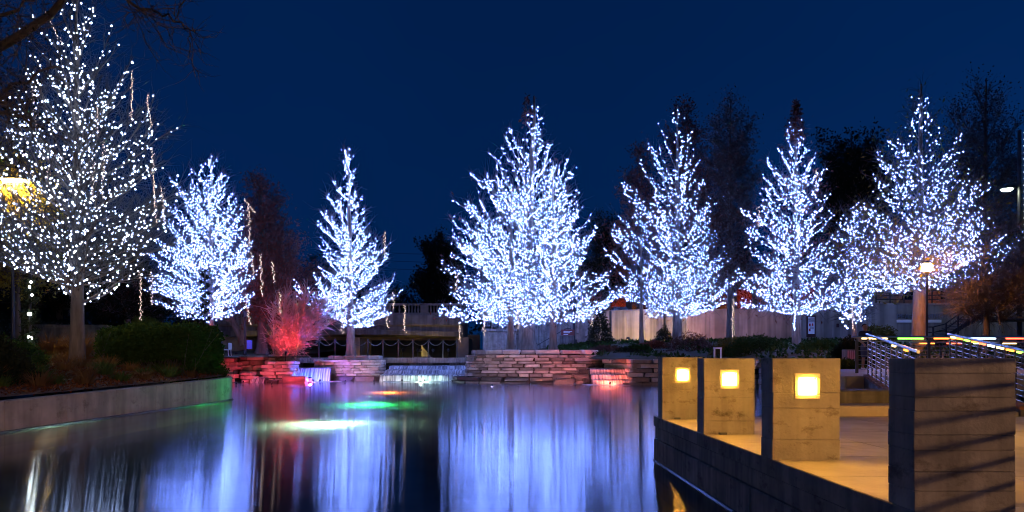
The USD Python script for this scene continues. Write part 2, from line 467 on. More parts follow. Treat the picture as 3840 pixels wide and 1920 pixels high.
def right_ground(x, y):
    e = np.interp(x, shore[:, 0], shore[:, 1])
    t = np.clip((y - e) / np.maximum(61.9 - e, 1e-6), 0, 1)
    z0 = np.interp(x, [-1, 5, 8, 16, 75], [1.7, 1.7, 1.66, 1.1, 1.1])
    z1 = np.interp(x, [-1, 8, 75], [2.2, 3.1, 3.3])
    return z0 + (z1 - z0) * np.clip(t * 1.25, 0, 1) ** 0.8 + 0.12 * (meshkit.fbm(np.stack([x * .7, y * .7, x * 0], -1), 3, 9) - .5)


struct('far_bank', grid(gx, gy, right_ground(gx, gy)), M['grass_ground'], smooth=True)
# street level behind the walls, out to the horizon
struct('street', box(-2.0, 900, 62.6, 900, 5.2, 6.0), M['concrete_dark'])
struct('ground', box(-900, -40, 75, 900, 1.0, 2.2), M['grass_ground'])
struct('ground', box(-40, -2.2, 110, 900, 0.4, 3.2), M['grass_ground'])
struct('river', (np.array([[-22, 56.2, 0.62], [3, 56.2, 0.62], [3, 110, 0.62], [-40, 110, 0.62]]), np.array([[0, 1, 2], [0, 2, 3]])), M['water'])

# plaza on the right with its pond wall
WALL_B = -0.0233


def wall_x(y):
    return 2.618 + WALL_B * (y - 4.45)


ROT = math.atan(-WALL_B)


def plaza(xo, yo, z):
    """point xo metres right of the wall face at distance yo along it"""
    return np.array([wall_x(yo) + xo, yo, z])


def pbox(x0, x1, y0, y1, z0, z1, c=0.01):
    v, f = cbox(x0, x1, y0, y1, z0, z1, c)
    v = v.copy()
    v[:, 0] += 2.618 + WALL_B * (v[:, 1] - 4.45)
    return v, f


FLOOR = 0.743
PIL_Y = [11.2, 8.95, 6.72, 4.45]
rngp = np.random.default_rng(3)
# slabs of the floor
fy = np.r_[np.linspace(-8, 2.33, 8), np.linspace(3.45, 11.62, 8)]
t = Thing('plaza_floor', None, None, plaza(0, 4, FLOOR - .16), kind='structure')
t.part('bed', pbox(0.02, 22.0, -8, 11.6, FLOOR - .16, FLOOR - .02, .002), M['concrete_dark'])
for a, b in zip(fy[:-1], fy[1:]):
    for c, d in ((0.012, 1.6), (1.606, 3.2), (3.206, 4.8), (4.806, 9.0), (9.006, 22.0)):
        t.part('slab', pbox(c, d, a + .003, b - .003, FLOOR - .018, FLOOR - rngp.uniform(0, .003), 0.005), M['pavement'])
t = Thing('pond_wall', 'dark board-marked concrete wall below the lamp pillars, dropping to the water', 'wall', plaza(0, 6, 0))
for a, b in ((-8, -1.2), (-1.19, 3.3), (3.31, 7.3), (7.31, 11.75)):
    t.part('lower_panel', pbox(-0.004 + rngp.uniform(-.006, .006), 0.35, a, b, -0.6, 0.36, 0.012), M['concrete_mid'])
    t.part('upper_panel', pbox(0.014 + rngp.uniform(-.005, .005), 0.33, a, b, 0.37, FLOOR - 0.17, 0.012), M['concrete_mid'])
    t.part('curb', pbox(-0.012, 0.011, a, b, FLOOR - 0.165, FLOOR + 0.004, 0.006), M['concrete_mid'])
t.part('waterline_ledge', pbox(-.040, -.016, -8, 11.7, -.3, .02, .004), M['sheen_strip'])  # added strip standing in for the sky reflection along the waterline
t.part('end_panel', pbox(0.36, 22.0, 11.63, 11.74, -0.6, FLOOR - 0.003, 0.01), M['concrete_mid'])

# ------------------------------------------------------------------ lamp pillars
M['lens'] = glow('pillar_lens', (1.0, 0.45, 0.05), 280.0)
M['frame'] = mat('lamp_frame', (0.5, 0.46, 0.36), rough=0.5)
P_LABEL = ['square lit concrete pillar farthest along the pond wall', 'square lit concrete pillar, middle one of the three glowing lamps',
           'square lit concrete pillar with the largest glowing lamp', 'large unlit concrete pillar in front, with slanting shadow bands']
COURSES = [0, 0.135, 0.26, 0.40, 0.50, 0.655, 0.745, 0.90, 1.0]
WID, THICK = 0.672, 0.30


def lamp_on(t, y, side, xc):
    """a square lamp on the face at y; side -1 faces the camera"""
    z0 = FLOOR + 0.725
    fr = MB()
    for dx0, dx1, dz0, dz1 in ((-.125, .125, .085, .125), (-.125, .125, -.125, -.085), (-.125, -.09, -.084, .084), (.09, .125, -.084, .084)):
        ya, yb = sorted((y + side * 0.001, y + side * 0.018))
        fr.mesh(pbox(xc + dx0, xc + dx1, ya, yb, z0 + dz0, z0 + dz1, 0.004))
    h = t.part('lamp_frame', fr, M['frame'])
    pts = []
    for dx, dz in ((-.086, -.07), (-.075, -.08), (.075, -.08), (.086, -.07), (.086, .058), (.03, .08), (-.03, .08), (-.086, .058)):
        for o, s in ((0.002, 1.0), (0.022, 0.97), (0.034, 0.8)):
            pts.append((wall_x(y) + xc + dx * s, y + side * o, z0 + dz * s))
    t.part('lens', hull(np.array(pts)), M['lens'], parent=h)


for i, y in enumerate(PIL_Y):
    t = Thing('lamp_pillar', P_LABEL[i], 'pillar', plaza(WID / 2, y + THICK / 2, FLOOR), group='concrete pillars along the pond wall')
    H = 1.0 + (0.02 if i == 0 else 0.004)
    CO = COURSES if i == 3 else [0, 0.16 + .02 * i, 0.47 + .02 * i, 0.72 - .03 * i, 1.0]
    for a, b in zip(CO[:-1], CO[1:]):
        j = rngp.uniform(-0.004, 0.004, 4) + 0.004
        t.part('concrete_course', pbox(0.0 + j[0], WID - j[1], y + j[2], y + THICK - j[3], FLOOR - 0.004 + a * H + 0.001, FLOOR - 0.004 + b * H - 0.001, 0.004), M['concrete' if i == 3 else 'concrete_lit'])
    t.part('core', pbox(0.02, WID - 0.02, y + 0.02, y + THICK - 0.02, FLOOR, FLOOR + H - 0.03, 0.002), M['concrete_dark'])
    if i < 3:
        lamp_on(t, y, -1, WID * 0.5 + 0.0)
    if i > 0:
        lamp_on(t, y + THICK, 1, WID * 0.5)  # unseen back lamp, lights the front of the pillar behind
    if i in (0, 1):   # little junction boxes at the foot
        t.part('junction_box', pbox(0.19, 0.29, y - 0.06, y - 0.01, FLOOR + 0.003, FLOOR + 0.03, 0.004), M['metal_post'])

# steps and kerb at the far end of the plaza
t = Thing('stone_step', 'low concrete bench step lit orange beyond the plaza floor', 'step', (7.0, 12.2, FLOOR))
t.part('riser', cbox(5.2, 7.28, 11.9, 12.6, FLOOR - 0.9, FLOOR + 0.17, 0.015), M['pavement'])
t.part('back_block', cbox(5.2, 8.0, 12.62, 13.4, FLOOR - 0.9, FLOOR + 0.40, 0.02), M['concrete_dark'])

# ------------------------------------------------------------------ stone planters and stone edges
LIME = ['limestone', 'limestone_pale', 'limestone', 'limestone_dark']


def stone_wall(t, line, z0, z1, courses, rng, length=(0.7, 1.5), batter=0.0, mats=('limestone', 'limestone', 'limestone_pale', 'limestone_dark'), skip=0.0, depth=0.28, top_pale=False, ragged=None):
    """courses of separate stones along a line of (x, y) points; the face looks to the right of the direction of travel"""
    line = resample(np.asarray(line, float), 200)
    d = np.r_[0, np.cumsum(np.linalg.norm(np.diff(line, axis=0), axis=1))]
    hs = np.linspace(z0, z1, courses + 1) + np.r_[0, rng.uniform(-.03, .03, courses - 1), 0]
    for c in range(courses):
        s = -rng.uniform(0, length[0])
        while s < d[-1]:
            L = rng.uniform(*length)
            a, b = max(s, 0), min(s + L, d[-1])
            s += L
            if b - a < 0.25 or rng.random() < skip:
                continue
            if ragged is not None and hs[c] > ragged((a + b) / 2 / d[-1]):
                continue
            m = (a + b) / 2
            p = np.array([np.interp(m, d, line[:, 0]), np.interp(m, d, line[:, 1])])
            q = np.array([np.interp(min(m + .1, d[-1]), d, line[:, 0]), np.interp(min(m + .1, d[-1]), d, line[:, 1])]) - np.array([np.interp(max(m - .1, 0), d, line[:, 0]), np.interp(max(m - .1, 0), d, line[:, 1])])
            ang = math.atan2(q[1], q[0])
            nrm = np.array([math.sin(ang), -math.cos(ang)])
            p = p - nrm * (depth + batter * (hs[c] - z0) + rng.uniform(-.11, .09))
            half = ((b - a) / 2 - 0.012, depth * rng.uniform(0.9, 1.1), (hs[c + 1] - hs[c]) / 2 - rng.uniform(-.004, .02))
            name = mats[rng.integers(len(mats))] if not (top_pale and c == courses - 1) else 'limestone_pale'
            t.part('stone', stone_mesh((p[0], p[1], (hs[c] + hs[c + 1]) / 2), half, ang + rng.uniform(-.03, .03), rng), M[name])


def oval(cx, cy, rx, ry, a0, a1, n=60, power=2.6):
    a = np.radians(np.linspace(a0, a1, n))
    c, s = np.cos(a), np.sin(a)
    return np.stack([cx + rx * np.sign(c) * np.abs(c) ** (2 / power), cy + ry * np.sign(s) * np.abs(s) ** (2 / power)], 1)


def fill_top(line, z, cz, mat_, t, name='soil'):
    c = line.mean(0)
    n = len(line)
    v = np.vstack([np.c_[line, np.full(n, z)], [[c[0], c[1], cz]], np.c_[line, np.full(n, -0.55)]])
    i = np.arange(n)
    j = (i + 1) % n
    f = np.vstack([np.stack([i, j, np.full(n, n)], 1), np.stack([i, n + 1 + i, n + 1 + j], 1), np.stack([i, n + 1 + j, j], 1)])
    t.part(name, (v, f), M[mat_])


rs = np.random.default_rng(11)
# big planter in the middle, trees 4a..c stand in it
pc = (WX(533, 51.3), 51.3)
t = Thing('stone_planter', 'big round planter of stacked limestone blocks under the widest cluster of lit trees', 'planter', (pc[0], pc[1], 0))
stone_wall(t, oval(pc[0] - 0.1, pc[1], 5.9, 4.6, 175, 365), -0.1, 0.42, 2, rs, (1.1, 2.4), mats=('wet_rock', 'limestone_dark', 'wet_rock'), depth=0.42)
stone_wall(t, oval(pc[0] + 0.05, pc[1], 5.1, 3.9, 165, 375), 0.43, 1.98, 7, rs, (0.6, 1.5), batter=0.05)
stone_wall(t, oval(pc[0] + 0.2, pc[1] + .1, 4.75, 3.5, 160, 380), 1.99, 2.34, 1, rs, (0.9, 2.0), mats=('limestone_pale', 'limestone'), ragged=None)
fill_top(oval(pc[0] + 0.1, pc[1], 4.4, 3.2, 0, 354, 60), 2.12, 2.3, 'soil', t)

# planter of the single slim tree
p3 = (WX(351, 55.5), 55.5)
t = Thing('stone_planter', 'small round planter of stacked limestone blocks under the slim lit tree, lit violet and red', 'planter', (p3[0], p3[1], 0))
stone_wall(t, oval(p3[0] + 0.3, p3[1], 2.95, 2.9, 178, 362), -0.1, 0.34, 1, rs, (0.9, 1.8), mats=('wet_rock', 'limestone_dark'), depth=0.4)
stone_wall(t, oval(p3[0], p3[1], 2.72, 2.7, 165, 375), 0.35, 1.62, 6, rs, (0.5, 1.3), batter=0.02, mats=('limestone_pale', 'limestone', 'limestone_pale'))
stone_wall(t, oval(p3[0] + .35, p3[1] + 0.5, 2.1, 2.0, 160, 380), 1.63, 1.95, 1, rs, (0.6, 1.1), mats=('limestone_pale', 'limestone'))
fill_top(oval(p3[0], p3[1], 2.3, 2.25, 0, 354, 50), 1.62, 1.8, 'soil', t)

# stacked stone wall on the left below the red bush
t = Thing('stone_wall', 'stepped wall of stacked limestone blocks lit red below the red bush', 'wall', (WX(255, 49), 49, 0))
stone_wall(t, [(WX(264, 49.5), 51), (WX(264, 49.5), 49.4), (WX(266, 49), 48.9), (WX(290, 49), 49.2), (WX(292, 50), 52)], 0.0, 1.52, 6, rs, (0.55, 1.4), mats=('limestone_pale', 'limestone'))
stone_wall(t, [(WX(238, 51), 51.2), (WX(268, 51), 51)], 0.45, 1.95, 4, rs, (0.8, 1.6), mats=('limestone', 'limestone_dark'))
stone_wall(t, [(WX(216, 50), 50.4), (WX(235, 50), 49.9), (WX(236, 51), 51.5)], 0.3, 1.75, 5, rs, (0.6, 1.3), mats=('limestone_pale', 'limestone'))
stone_wall(t, [(WX(262, 51), 52), (WX(268, 51), 51.2), (WX(289, 51), 51.4), (WX(290, 51), 52.5)], 1.54, 2.05, 2, rs, (0.7, 1.5), mats=('limestone', 'limestone_dark'))
stone_wall(t, [(WX(236, 48), 48.6), (WX(249, 48), 48.2), (WX(250, 48), 49.2)], 0.0, 0.75, 3, rs, (0.6, 1.0), mats=('limestone_pale', 'limestone'))
stone_wall(t, [(WX(222, 48), 48.5), (WX(233, 48), 48.3)], 0.0, 0.62, 2, rs, (0.5, 1.0), mats=('limestone_pale', 'wet_rock'))
t.part('boulder', stone_mesh((WX(294, 47.8), 47.9, 0.1), (0.9, 0.5, 0.42), 0.1, rs, 0.3), M['wet_rock'])
for dx in (272, 281, 288):
    t.part('boulder', stone_mesh((WX(dx, 48), 48.6 + rs.uniform(-.2, .2), 0.03), (rs.uniform(.3, .6), 0.4, rs.uniform(.12, .22)), rs.uniform(-.3, .3), rs, 0.3), M['wet_rock'])

# stone edge right of the cascade and along the far bank
t = Thing('stone_wall', 'limestone block wall at the right of the small cascade, behind the farthest lamp pillar', 'wall', (WX(650, 43.4), 43.4, 0))
stone_wall(t, [(WX(632, 44), 46.2), (WX(632, 43.6), 43.9), (WX(660, 43.4), 43.5), (WX(690, 43.3), 43.2), (14.5, 40.4)], -0.1, 1.68, 6, rs, (0.7, 1.7))
stone_wall(t, [(WX(600, 50), 48.9), (WX(632, 47), 46.6)], 1.0, 1.72, 2, rs, (0.9, 1.8))
t = Thing('stone_wall', 'low limestone edge lit cyan, seen between two lamp pillars', 'wall', (15.3, 36, 0))
stone_wall(t, [(14.5, 40.3), (15.6, 36.4), (16.0, 33.2), (18.0, 29.5), (20.4, 27.1)], -0.1, 1.15, 4, rs, (0.6, 1.4), mats=('limestone_pale', 'limestone'))

# ------------------------------------------------------------------ left retaining wall
t = Thing('curved_wall', 'long curved concrete retaining wall along the left edge of the pond', 'wall', (-11.8, 22, 0))
ln = resample(left_line[:12], 260)
dd = np.r_[0, np.cumsum(np.linalg.norm(np.diff(ln, axis=0), axis=1))]
cuts = np.r_[np.arange(0, dd[-1], 2.15), dd[-1]]
for a, b in zip(cuts[:-1], cuts[1:]):
    n = 6
    s = np.linspace(a + 0.008, b - 0.008, n)
    p = np.stack([np.interp(s, dd, ln[:, 0]), np.interp(s, dd, ln[:, 1])], 1)
    tn = np.gradient(p, axis=0)
    tn /= np.linalg.norm(tn, axis=1, keepdims=True)
    nr = np.stack([tn[:, 1], -tn[:, 0]], 1)
    o = rngp.uniform(-0.008, 0.008)
    fr, bk = p + nr * o, p - nr * (0.30 + o)
    zt = wall_top(p[:, 1])
    ring = np.stack([np.c_[fr, np.full(n, -0.6)], np.c_[fr, zt - 0.02], np.c_[fr - nr * 0.02, zt], np.c_[bk, zt], np.c_[bk, np.full(n, -0.6)]], 1)
    v = ring.reshape(-1, 3)
    f = []
    for i in range(n - 1):
        for k in range(5):
            A, B = i * 5 + k, i * 5 + (k + 1) % 5
            f += [[A, A + 5, B + 5], [A, B + 5, B]]
    for e in (0, (n - 1) * 5):
        q = [[e, e + 1, e + 2], [e, e + 2, e + 3], [e, e + 3, e + 4]]
        f += q if e == 0 else [x[::-1] for x in q]
    t.part('panel', (v, np.array(f)), M['planter_wall'])

rim = resample(left_line[:12], 90)
tn = np.gradient(rim, axis=0)
tn /= np.linalg.norm(tn, axis=1, keepdims=True)
nr = np.stack([tn[:, 1], -tn[:, 0]], 1)
a_, b_ = rim + nr * .011, rim + nr * .045
n_ = len(rim)
v = np.stack([np.c_[a_, np.full(n_, .05)], np.c_[b_, np.full(n_, .03)], np.c_[b_, np.full(n_, -.3)]], 1).reshape(-1, 3)
q = []
for i in range(n_ - 1):
    for k in range(2):
        A = i * 3 + k
        q += [[A, A + 1, A + 4], [A, A + 4, A + 3]]
t.part('waterline_ledge', (v, np.array(q)), M['sheen_strip'])  # added strip in place of the bright reflection band at the water

# ------------------------------------------------------------------ cascades, weir, bridge
def falls(name, label, x0, x1, steps, rng, seed):
    """steps: list of (y, z) from the pond up: a sheet of water over ledges"""
    t = Thing(name, label, 'waterfall', ((x0 + x1) / 2, steps[0][0], 0), kind=None)
    n = 90
    xs = np.linspace(x0, x1, n)
    prof = []
    for (ya, za), (yb, zb) in zip(steps[:-1], steps[1:]):
        for s in np.linspace(0, 1, 7)[:-1]:
            prof.append((ya + (yb - ya) * s, za + (zb - za) * s))
    prof.append(steps[-1])
    prof = np.array(prof)
    gx = np.broadcast_to(xs[None], (len(prof), n))
    gy = prof[:, :1] + 0.07 * (meshkit.noise(np.stack([xs * 2.2, xs * 0, xs * 0], -1)[None] + prof[:, None, 1:] * 0.3, seed) - .5) + 0.05 * (meshkit.noise(np.stack([xs * 6, xs * 0, xs * 0], -1)[None] + prof[:, None, 1:] * 0.2, seed + 3) - .5)
    gz = prof[:, 1:] + 0.03 * (meshkit.noise(np.stack([xs * 3, xs * 0, xs * 0], -1)[None] + prof[:, None, :1] * 3, seed + 1) - .5)
    t.part('falling_water', grid(gx, gy, gz), M['falls'], smooth=True)
    led = MB()
    for (ya, za), (yb, zb) in zip(steps[:-1], steps[1:]):
        led.box(x0, x1, max(ya, yb) + 0.12, max(ya, yb) + 1.2, -0.5, max(za, zb) - 0.08)
    t.part('ledge', led, M['wet_rock'])
    return t


falls('waterfall', 'blue lit curtain of falling water between the red stone wall and the small planter', WX(292, 51.5), WX(331, 51.5), [(51.0, -0.05), (51.25, 0.62), (51.5, 0.98), (52.6, 1.02)], rs, 21)
falls('waterfall', 'broad two step cascade between the two round planters', WX(384, 52.5), WX(468, 52.5), [(50.6, -0.05), (50.9, 0.48), (52.4, 0.55), (52.7, 0.78), (54.6, 0.86), (54.9, 1.10), (56.3, 1.12)], rs, 31)
falls('waterfall', 'small stepped cascade lit red at its foot, right of the big planter', WX(590, 46.3), WX(632, 46.0), [(44.6, -0.05), (44.8, 0.28), (45.3, 0.34), (45.5, 0.62), (46.0, 0.68), (46.2, 1.0), (48.0, 1.05)], rs, 41)
falls('waterfall', 'tiny trickle over the stones under the red stone wall', WX(250, 48), WX(264, 48), [(47.9, -0.05), (48.2, 0.32), (49.0, 0.4)], rs, 51)
# dark rock under the cascade on the right
t = Thing('rock_ledge', 'dark wet rock ledge between big planter and small cascade', 'rock', (WX(590, 47), 47, 0))
for k in range(14):
    x = WX(rs.uniform(556, 596), 47.2)
    t.part('stone', stone_mesh((x, 47.2 + rs.uniform(-.5, 1.2), rs.uniform(0.0, 1.3) * (0.3 + 0.7 * (x - WX(556, 47)) / 2.8)), (rs.uniform(.4, .9), .5, rs.uniform(.13, .24)), rs.uniform(-.2, .2), rs), M['wet_rock'])

# footbridge of slabs on piers with chain rail
t = Thing('stepping_bridge', 'low slab walkway on square piers crossing behind the cascades', 'footbridge', (WX(380, 57), 57, 1))
for k in range(10):
    a, b = WX(288 + k * 20, 57), WX(288 + (k + 1) * 20, 57)
    t.part('slab', cbox(a + .015, b - .015, 57.0, 58.6, 1.32 + rs.uniform(-.01, .01), 1.78, 0.03), M['concrete_mid'])
    if k % 2 == 0:
        t.part('pier', cbox(a + .1, a + .9, 57.15, 58.3, 0.2, 1.318, 0.03), M['concrete_mid'])
t = Thing('chain_railing', 'row of dark posts with drooping chain on the slab walkway', 'railing', (WX(380, 57), 57.3, 1.78))
px = [293, 303.5, 319, 335, 351, 368, 383, 398.5, 413, 428.5, 443, 457]
for a in px:
    t.part('post', cbox(WX(a, 57.3) - .06, WX(a, 57.3) + .06, 57.24, 57.36, 1.77, 3.35, 0.015), M['metal_dark'])
for a, b in zip(px[:-1], px[1:]):
    s = np.linspace(0, 1, 9)
    x = WX(a, 57.3) + (WX(b, 57.3) - WX(a, 57.3)) * s
    t.part('chain', tube(np.stack([x, np.full(9, 57.3), 3.22 - 0.42 * 4 * s * (1 - s)], 1), 0.024, 5), M['metal_post'])

# road bridge
BY = 72.0
t = Thing('road_bridge', 'concrete road bridge with balustrade and golden lit edge behind the slim lit tree', 'bridge', (WX(350, BY), BY, 2))
bx0, bx1 = WX(212, BY), WX(463, BY)
zf0, zf1 = WZ(334.5, BY), WZ(326, BY)
n = 40
s = np.linspace(0, 1, n)
x = bx0 + (bx1 - bx0) * s
arch = -0.5 * (2 * s - 1) ** 2 * 0.5


def sweep_x(x, prof):
    """a section (y, z) swept along x; z may be an array over x"""
    k = len(prof)
    v = np.stack([np.stack([x, np.broadcast_to(p[0], x.shape), np.broadcast_to(p[1], x.shape)], -1) for p in prof], 1).reshape(-1, 3)
    f = []
    for i in range(len(x) - 1):
        for q in range(k):
            A, B = i * k + q, i * k + (q + 1) % k
            f += [[A, A + k, B + k], [A, B + k, B]]
    for e in (0, (len(x) - 1) * k):
        for q in range(1, k - 1):
            f.append([e, e + q, e + q + 1] if e == 0 else [e, e + q + 1, e + q])
    return v, np.array(f)


t.part('girder', sweep_x(x, [(BY - .2, zf0 + arch), (BY - .2, zf0 + .5 + arch), (BY + .05, zf0 + .52 + arch), (BY + .05, zf1 + .05), (BY + 8, zf1 + .05), (BY + 8, zf0 + arch)]), M['bridge_concrete'])
t.part('deck', cbox(bx0, bx1, BY - .75, BY + 8.2, zf1 + 0.06, zf1 + 1.15, 0.05), M['bridge_concrete'])
zt0 = zf1 + 1.152
t.part('rail_base', cbox(bx0, bx1, BY - .6, BY - .2, zt0, zt0 + .22, 0.03), M['bridge_concrete'])
t.part('rail_cap', cbox(bx0, bx1, BY - .65, BY - .15, zt0 + 1.0, zt0 + 1.2, 0.04), M['bridge_concrete'])
for k in range(46):
    xb = WX(426 + k * 2.95 - 1, BY) if False else bx1 - 0.7 - k * 0.33
    if xb < WX(404, BY) + .2 and k % 2:
        continue
    if k % 12 == 10:
        t.part('rail_pier', cbox(xb - .4, xb + .4, BY - .72, BY - .1, zt0 + .223, zt0 + .997, 0.02), M['bridge_concrete'])
    elif k % 12 not in (9, 11):
        t.part('baluster', revolve([(.07, zt0 + .221), (.07, zt0 + .3), (.12, zt0 + .5), (.06, zt0 + .85), (.08, zt0 + .999)], (xb, BY - .4, 0), 8), M['bridge_concrete'])
for a in (352, 462, 226):
    t.part('bridge_pier', cbox(WX(a, BY) - .7, WX(a, BY) + .7, BY + .6, BY + 6.5, -.4, zf0 - .02 - .25, 0.05), M['stucco'])
# abutment slope under the bridge
t = Thing('bridge_abutment', 'dim yellow lit slope and wall under the road bridge', 'abutment', (WX(420, 79), 79, 1.5))
t.part('slope', (np.array([[WX(300, 81), 83, 3.9], [WX(470, 81), 83, 3.9], [WX(470, 76), 75, 1.0], [WX(300, 76), 75, 1.0]]), np.array([[0, 2, 1], [0, 3, 2]])), M['grass_ground'])
t.part('back_wall', cbox(WX(205, 83), WX(480, 83), 83.2, 83.8, 0.4, 4.6, .05), M['stucco'])
t.part('path_kerb', cbox(WX(412, 74), WX(432, 74), 74, 74.6, .9, 1.9, .05), M['stucco'])
t.part('stair_flank', hull(np.array([[WX(422, 76), y_, z_] for y_ in (75.5, 76.4) for z_ in (1.0, 3.2)] + [[WX(434, 76), y_, 1.6] for y_ in (75.5, 76.4)] + [[WX(434, 76), y_, 1.0] for y_ in (75.5, 76.4)])), M['concrete_dark'])
# ------------------------------------------------------------------ trees
def profile_fn(tx, Y, prof):
    """prof in pixels of a 2576 wide picture: (y, x left, x right) -> z, left and right reach in metres"""
    p = np.array(prof, float) * 0.39752
    z = CAMZ - (p[:, 0] - 358.1) / F * Y
    l = (tx - p[:, 1]) / F * Y
    r = (p[:, 2] - tx) / F * Y
    o = np.argsort(z)
    return z[o], np.maximum(l[o], 0.05), np.maximum(r[o], 0.05)


def grow(rng, cx, cy, prof, n, elev=(15, 62), zmin=None, inner=0.25, curve=1.35, subs=1.0, trunk=None, side=0.7):
    """ascending limbs that fill the outline; returns lists of polylines: limbs, side shoots"""
    z, l, r = prof
    zlo, zhi = z[0], z[-1]
    w = np.interp(np.linspace(zlo, zhi, 60), z, l + r) + 1.3
    cdf = np.cumsum(w) / w.sum()
    limbs, shoots = [], []
    for i in range(n):
        q = (i + rng.uniform(0.1, 0.9)) / n
        ze = np.interp(q, np.r_[0, cdf], np.r_[zlo, np.linspace(zlo, zhi, 60)])
        az = i * 2.39996 + rng.uniform(-.35, .35)
        ca, sa = math.cos(az), math.sin(az)
        lz, rz = np.interp(ze, z, l), np.interp(ze, z, r)
        sidew = rz if ca > 0 else lz
        R = (abs(sidew * ca) ** 3 + abs(0.5 * (lz + rz) * sa) ** 3) ** (1 / 3)
        R *= rng.uniform(0.92, 1.16) if rng.random() > inner else rng.uniform(0.4, 0.8)
        h = (ze - zlo) / (zhi - zlo)
        el = math.radians(elev[0] + (elev[1] - elev[0]) * h + rng.uniform(-7, 7))
        z0 = ze - R * math.tan(el)
        if zmin is not None and z0 < zmin:
            z0 = zmin + rng.uniform(0, .25) * (ze - zmin)
        s = np.linspace(0, 1, 8)
        wig = rng.normal(0, 0.02 * R + .02, (8, 3)).cumsum(0) * s[:, None]
        o = np.array([cx, cy, z0]) if trunk is None else trunk(z0)
        p = np.stack([o[0] + R * s * ca, o[1] + R * s * sa, z0 + (ze - z0) * s ** curve], 1) + wig
        limbs.append(p)
        nsub = int(np.clip(R * 3.0 * subs, 4, 20 * subs))
        for j in range(nsub):
            sj = rng.uniform(0.22, 0.98)
            k = sj * 7
            a = int(min(k, 6))
            q0 = p[a] + (p[a + 1] - p[a]) * (k - a)
            tn = p[a + 1] - p[a]
            tn = tn / (np.linalg.norm(tn) + 1e-9)
            lat = np.cross(tn, [0, 0, 1.0]) * rng.choice([-1, 1])
            d = tn * rng.uniform(.4, .8) + lat * rng.uniform(.3, 1) * side + np.array([0, 0, rng.uniform(-.15, .55)])
            d /= np.linalg.norm(d)
            L = R * rng.uniform(.18, .42) * (1.15 - .7 * sj) + .25
            ss = np.linspace(0, 1, 4)[:, None]
            sh = q0 + d * L * ss + np.array([0, 0, 0.18 * L]) * ss ** 2 + rng.normal(0, .03 * L, (4, 3)) * ss
            shoots.append(sh)
    return limbs, shoots


def along(rng, lines, step, jit, frac0=0.0):
    out = []
    for p in lines:
        d = np.r_[0, np.cumsum(np.linalg.norm(np.diff(p, axis=0), axis=1))]
        n = int(d[-1] * (1 - frac0) / step)
        if n < 1:
            continue
        t = d[-1] * frac0 + (np.arange(n) + rng.uniform(0, 1)) * step
        out.append(np.stack([np.interp(t, d, p[:, k]) for k in range(3)], 1))
    out = np.vstack(out)
    return out + rng.normal(0, jit, out.shape)


def segs(lines):
    A = np.vstack([p[:-1] for p in lines])
    B = np.vstack([p[1:] for p in lines])
    return A, B


def twigs(rng, lines, n, length, r):
    """fine twigs off the lines"""
    A, B = segs(lines)
    L = np.linalg.norm(B - A, axis=1)
    i = rng.choice(len(A), n, p=L / L.sum())
    o = A[i] + (B - A)[i] * rng.uniform(0, 1, (n, 1))
    t = (B - A)[i] / (L[i, None] + 1e-9)
    d = t * 0.7 + rng.normal(0, .62, (n, 3)) + np.array([0, 0, .25])
    d /= np.linalg.norm(d, axis=1, keepdims=True)
    e = o + d * rng.uniform(*length, (n, 1))
    m = e + (d + rng.normal(0, .5, (n, 3))) * rng.uniform(*length, (n, 1)) * .6
    return prisms(np.vstack([o, e]), np.vstack([e, m]), np.r_[np.full(n, r), np.full(n, r * .75)], np.r_[np.full(n, r * .75), np.full(n, r * .35)]), np.vstack([e, m])


def trunk_mesh(rng, x, y, z0, z1, r0, lean=(0, 0), sides=12, flare=1.7):
    s = np.r_[0, .015, .05, np.linspace(.12, 1, 12)]
    w = np.cumsum(rng.normal(0, .035, (len(s), 2)), 0) * r0 * 3 * s[:, None]
    p = np.stack([x + lean[0] * s + w[:, 0], y + lean[1] * s + w[:, 1], z0 - .15 + (z1 - z0 + .15) * s], 1)
    r = r0 * (1 - .9 * s ** 0.9) + r0 * (flare - 1) * np.exp(-s * 45)
    v, f = tube(p, r, sides)
    n = len(s) * sides
    ang = np.arange(n) % sides
    k = 1 + 0.12 * rng.normal(0, 1, sides)[ang] * (.4 + np.exp(-np.repeat(s, sides) * 25))
    ctr = np.repeat(p, sides, 0)
    v[:n] = ctr + (v[:n] - ctr) * k[:, None]
    return (v, f), (lambda zz: np.array([np.interp(zz, p[:, 2], p[:, 0]), np.interp(zz, p[:, 2], p[:, 1]), zz]))


def limb_tube(p, r0, sides=5):
    return tube(p, r0 * np.linspace(1, .18, len(p)), sides, cap=False)


LIT = {}


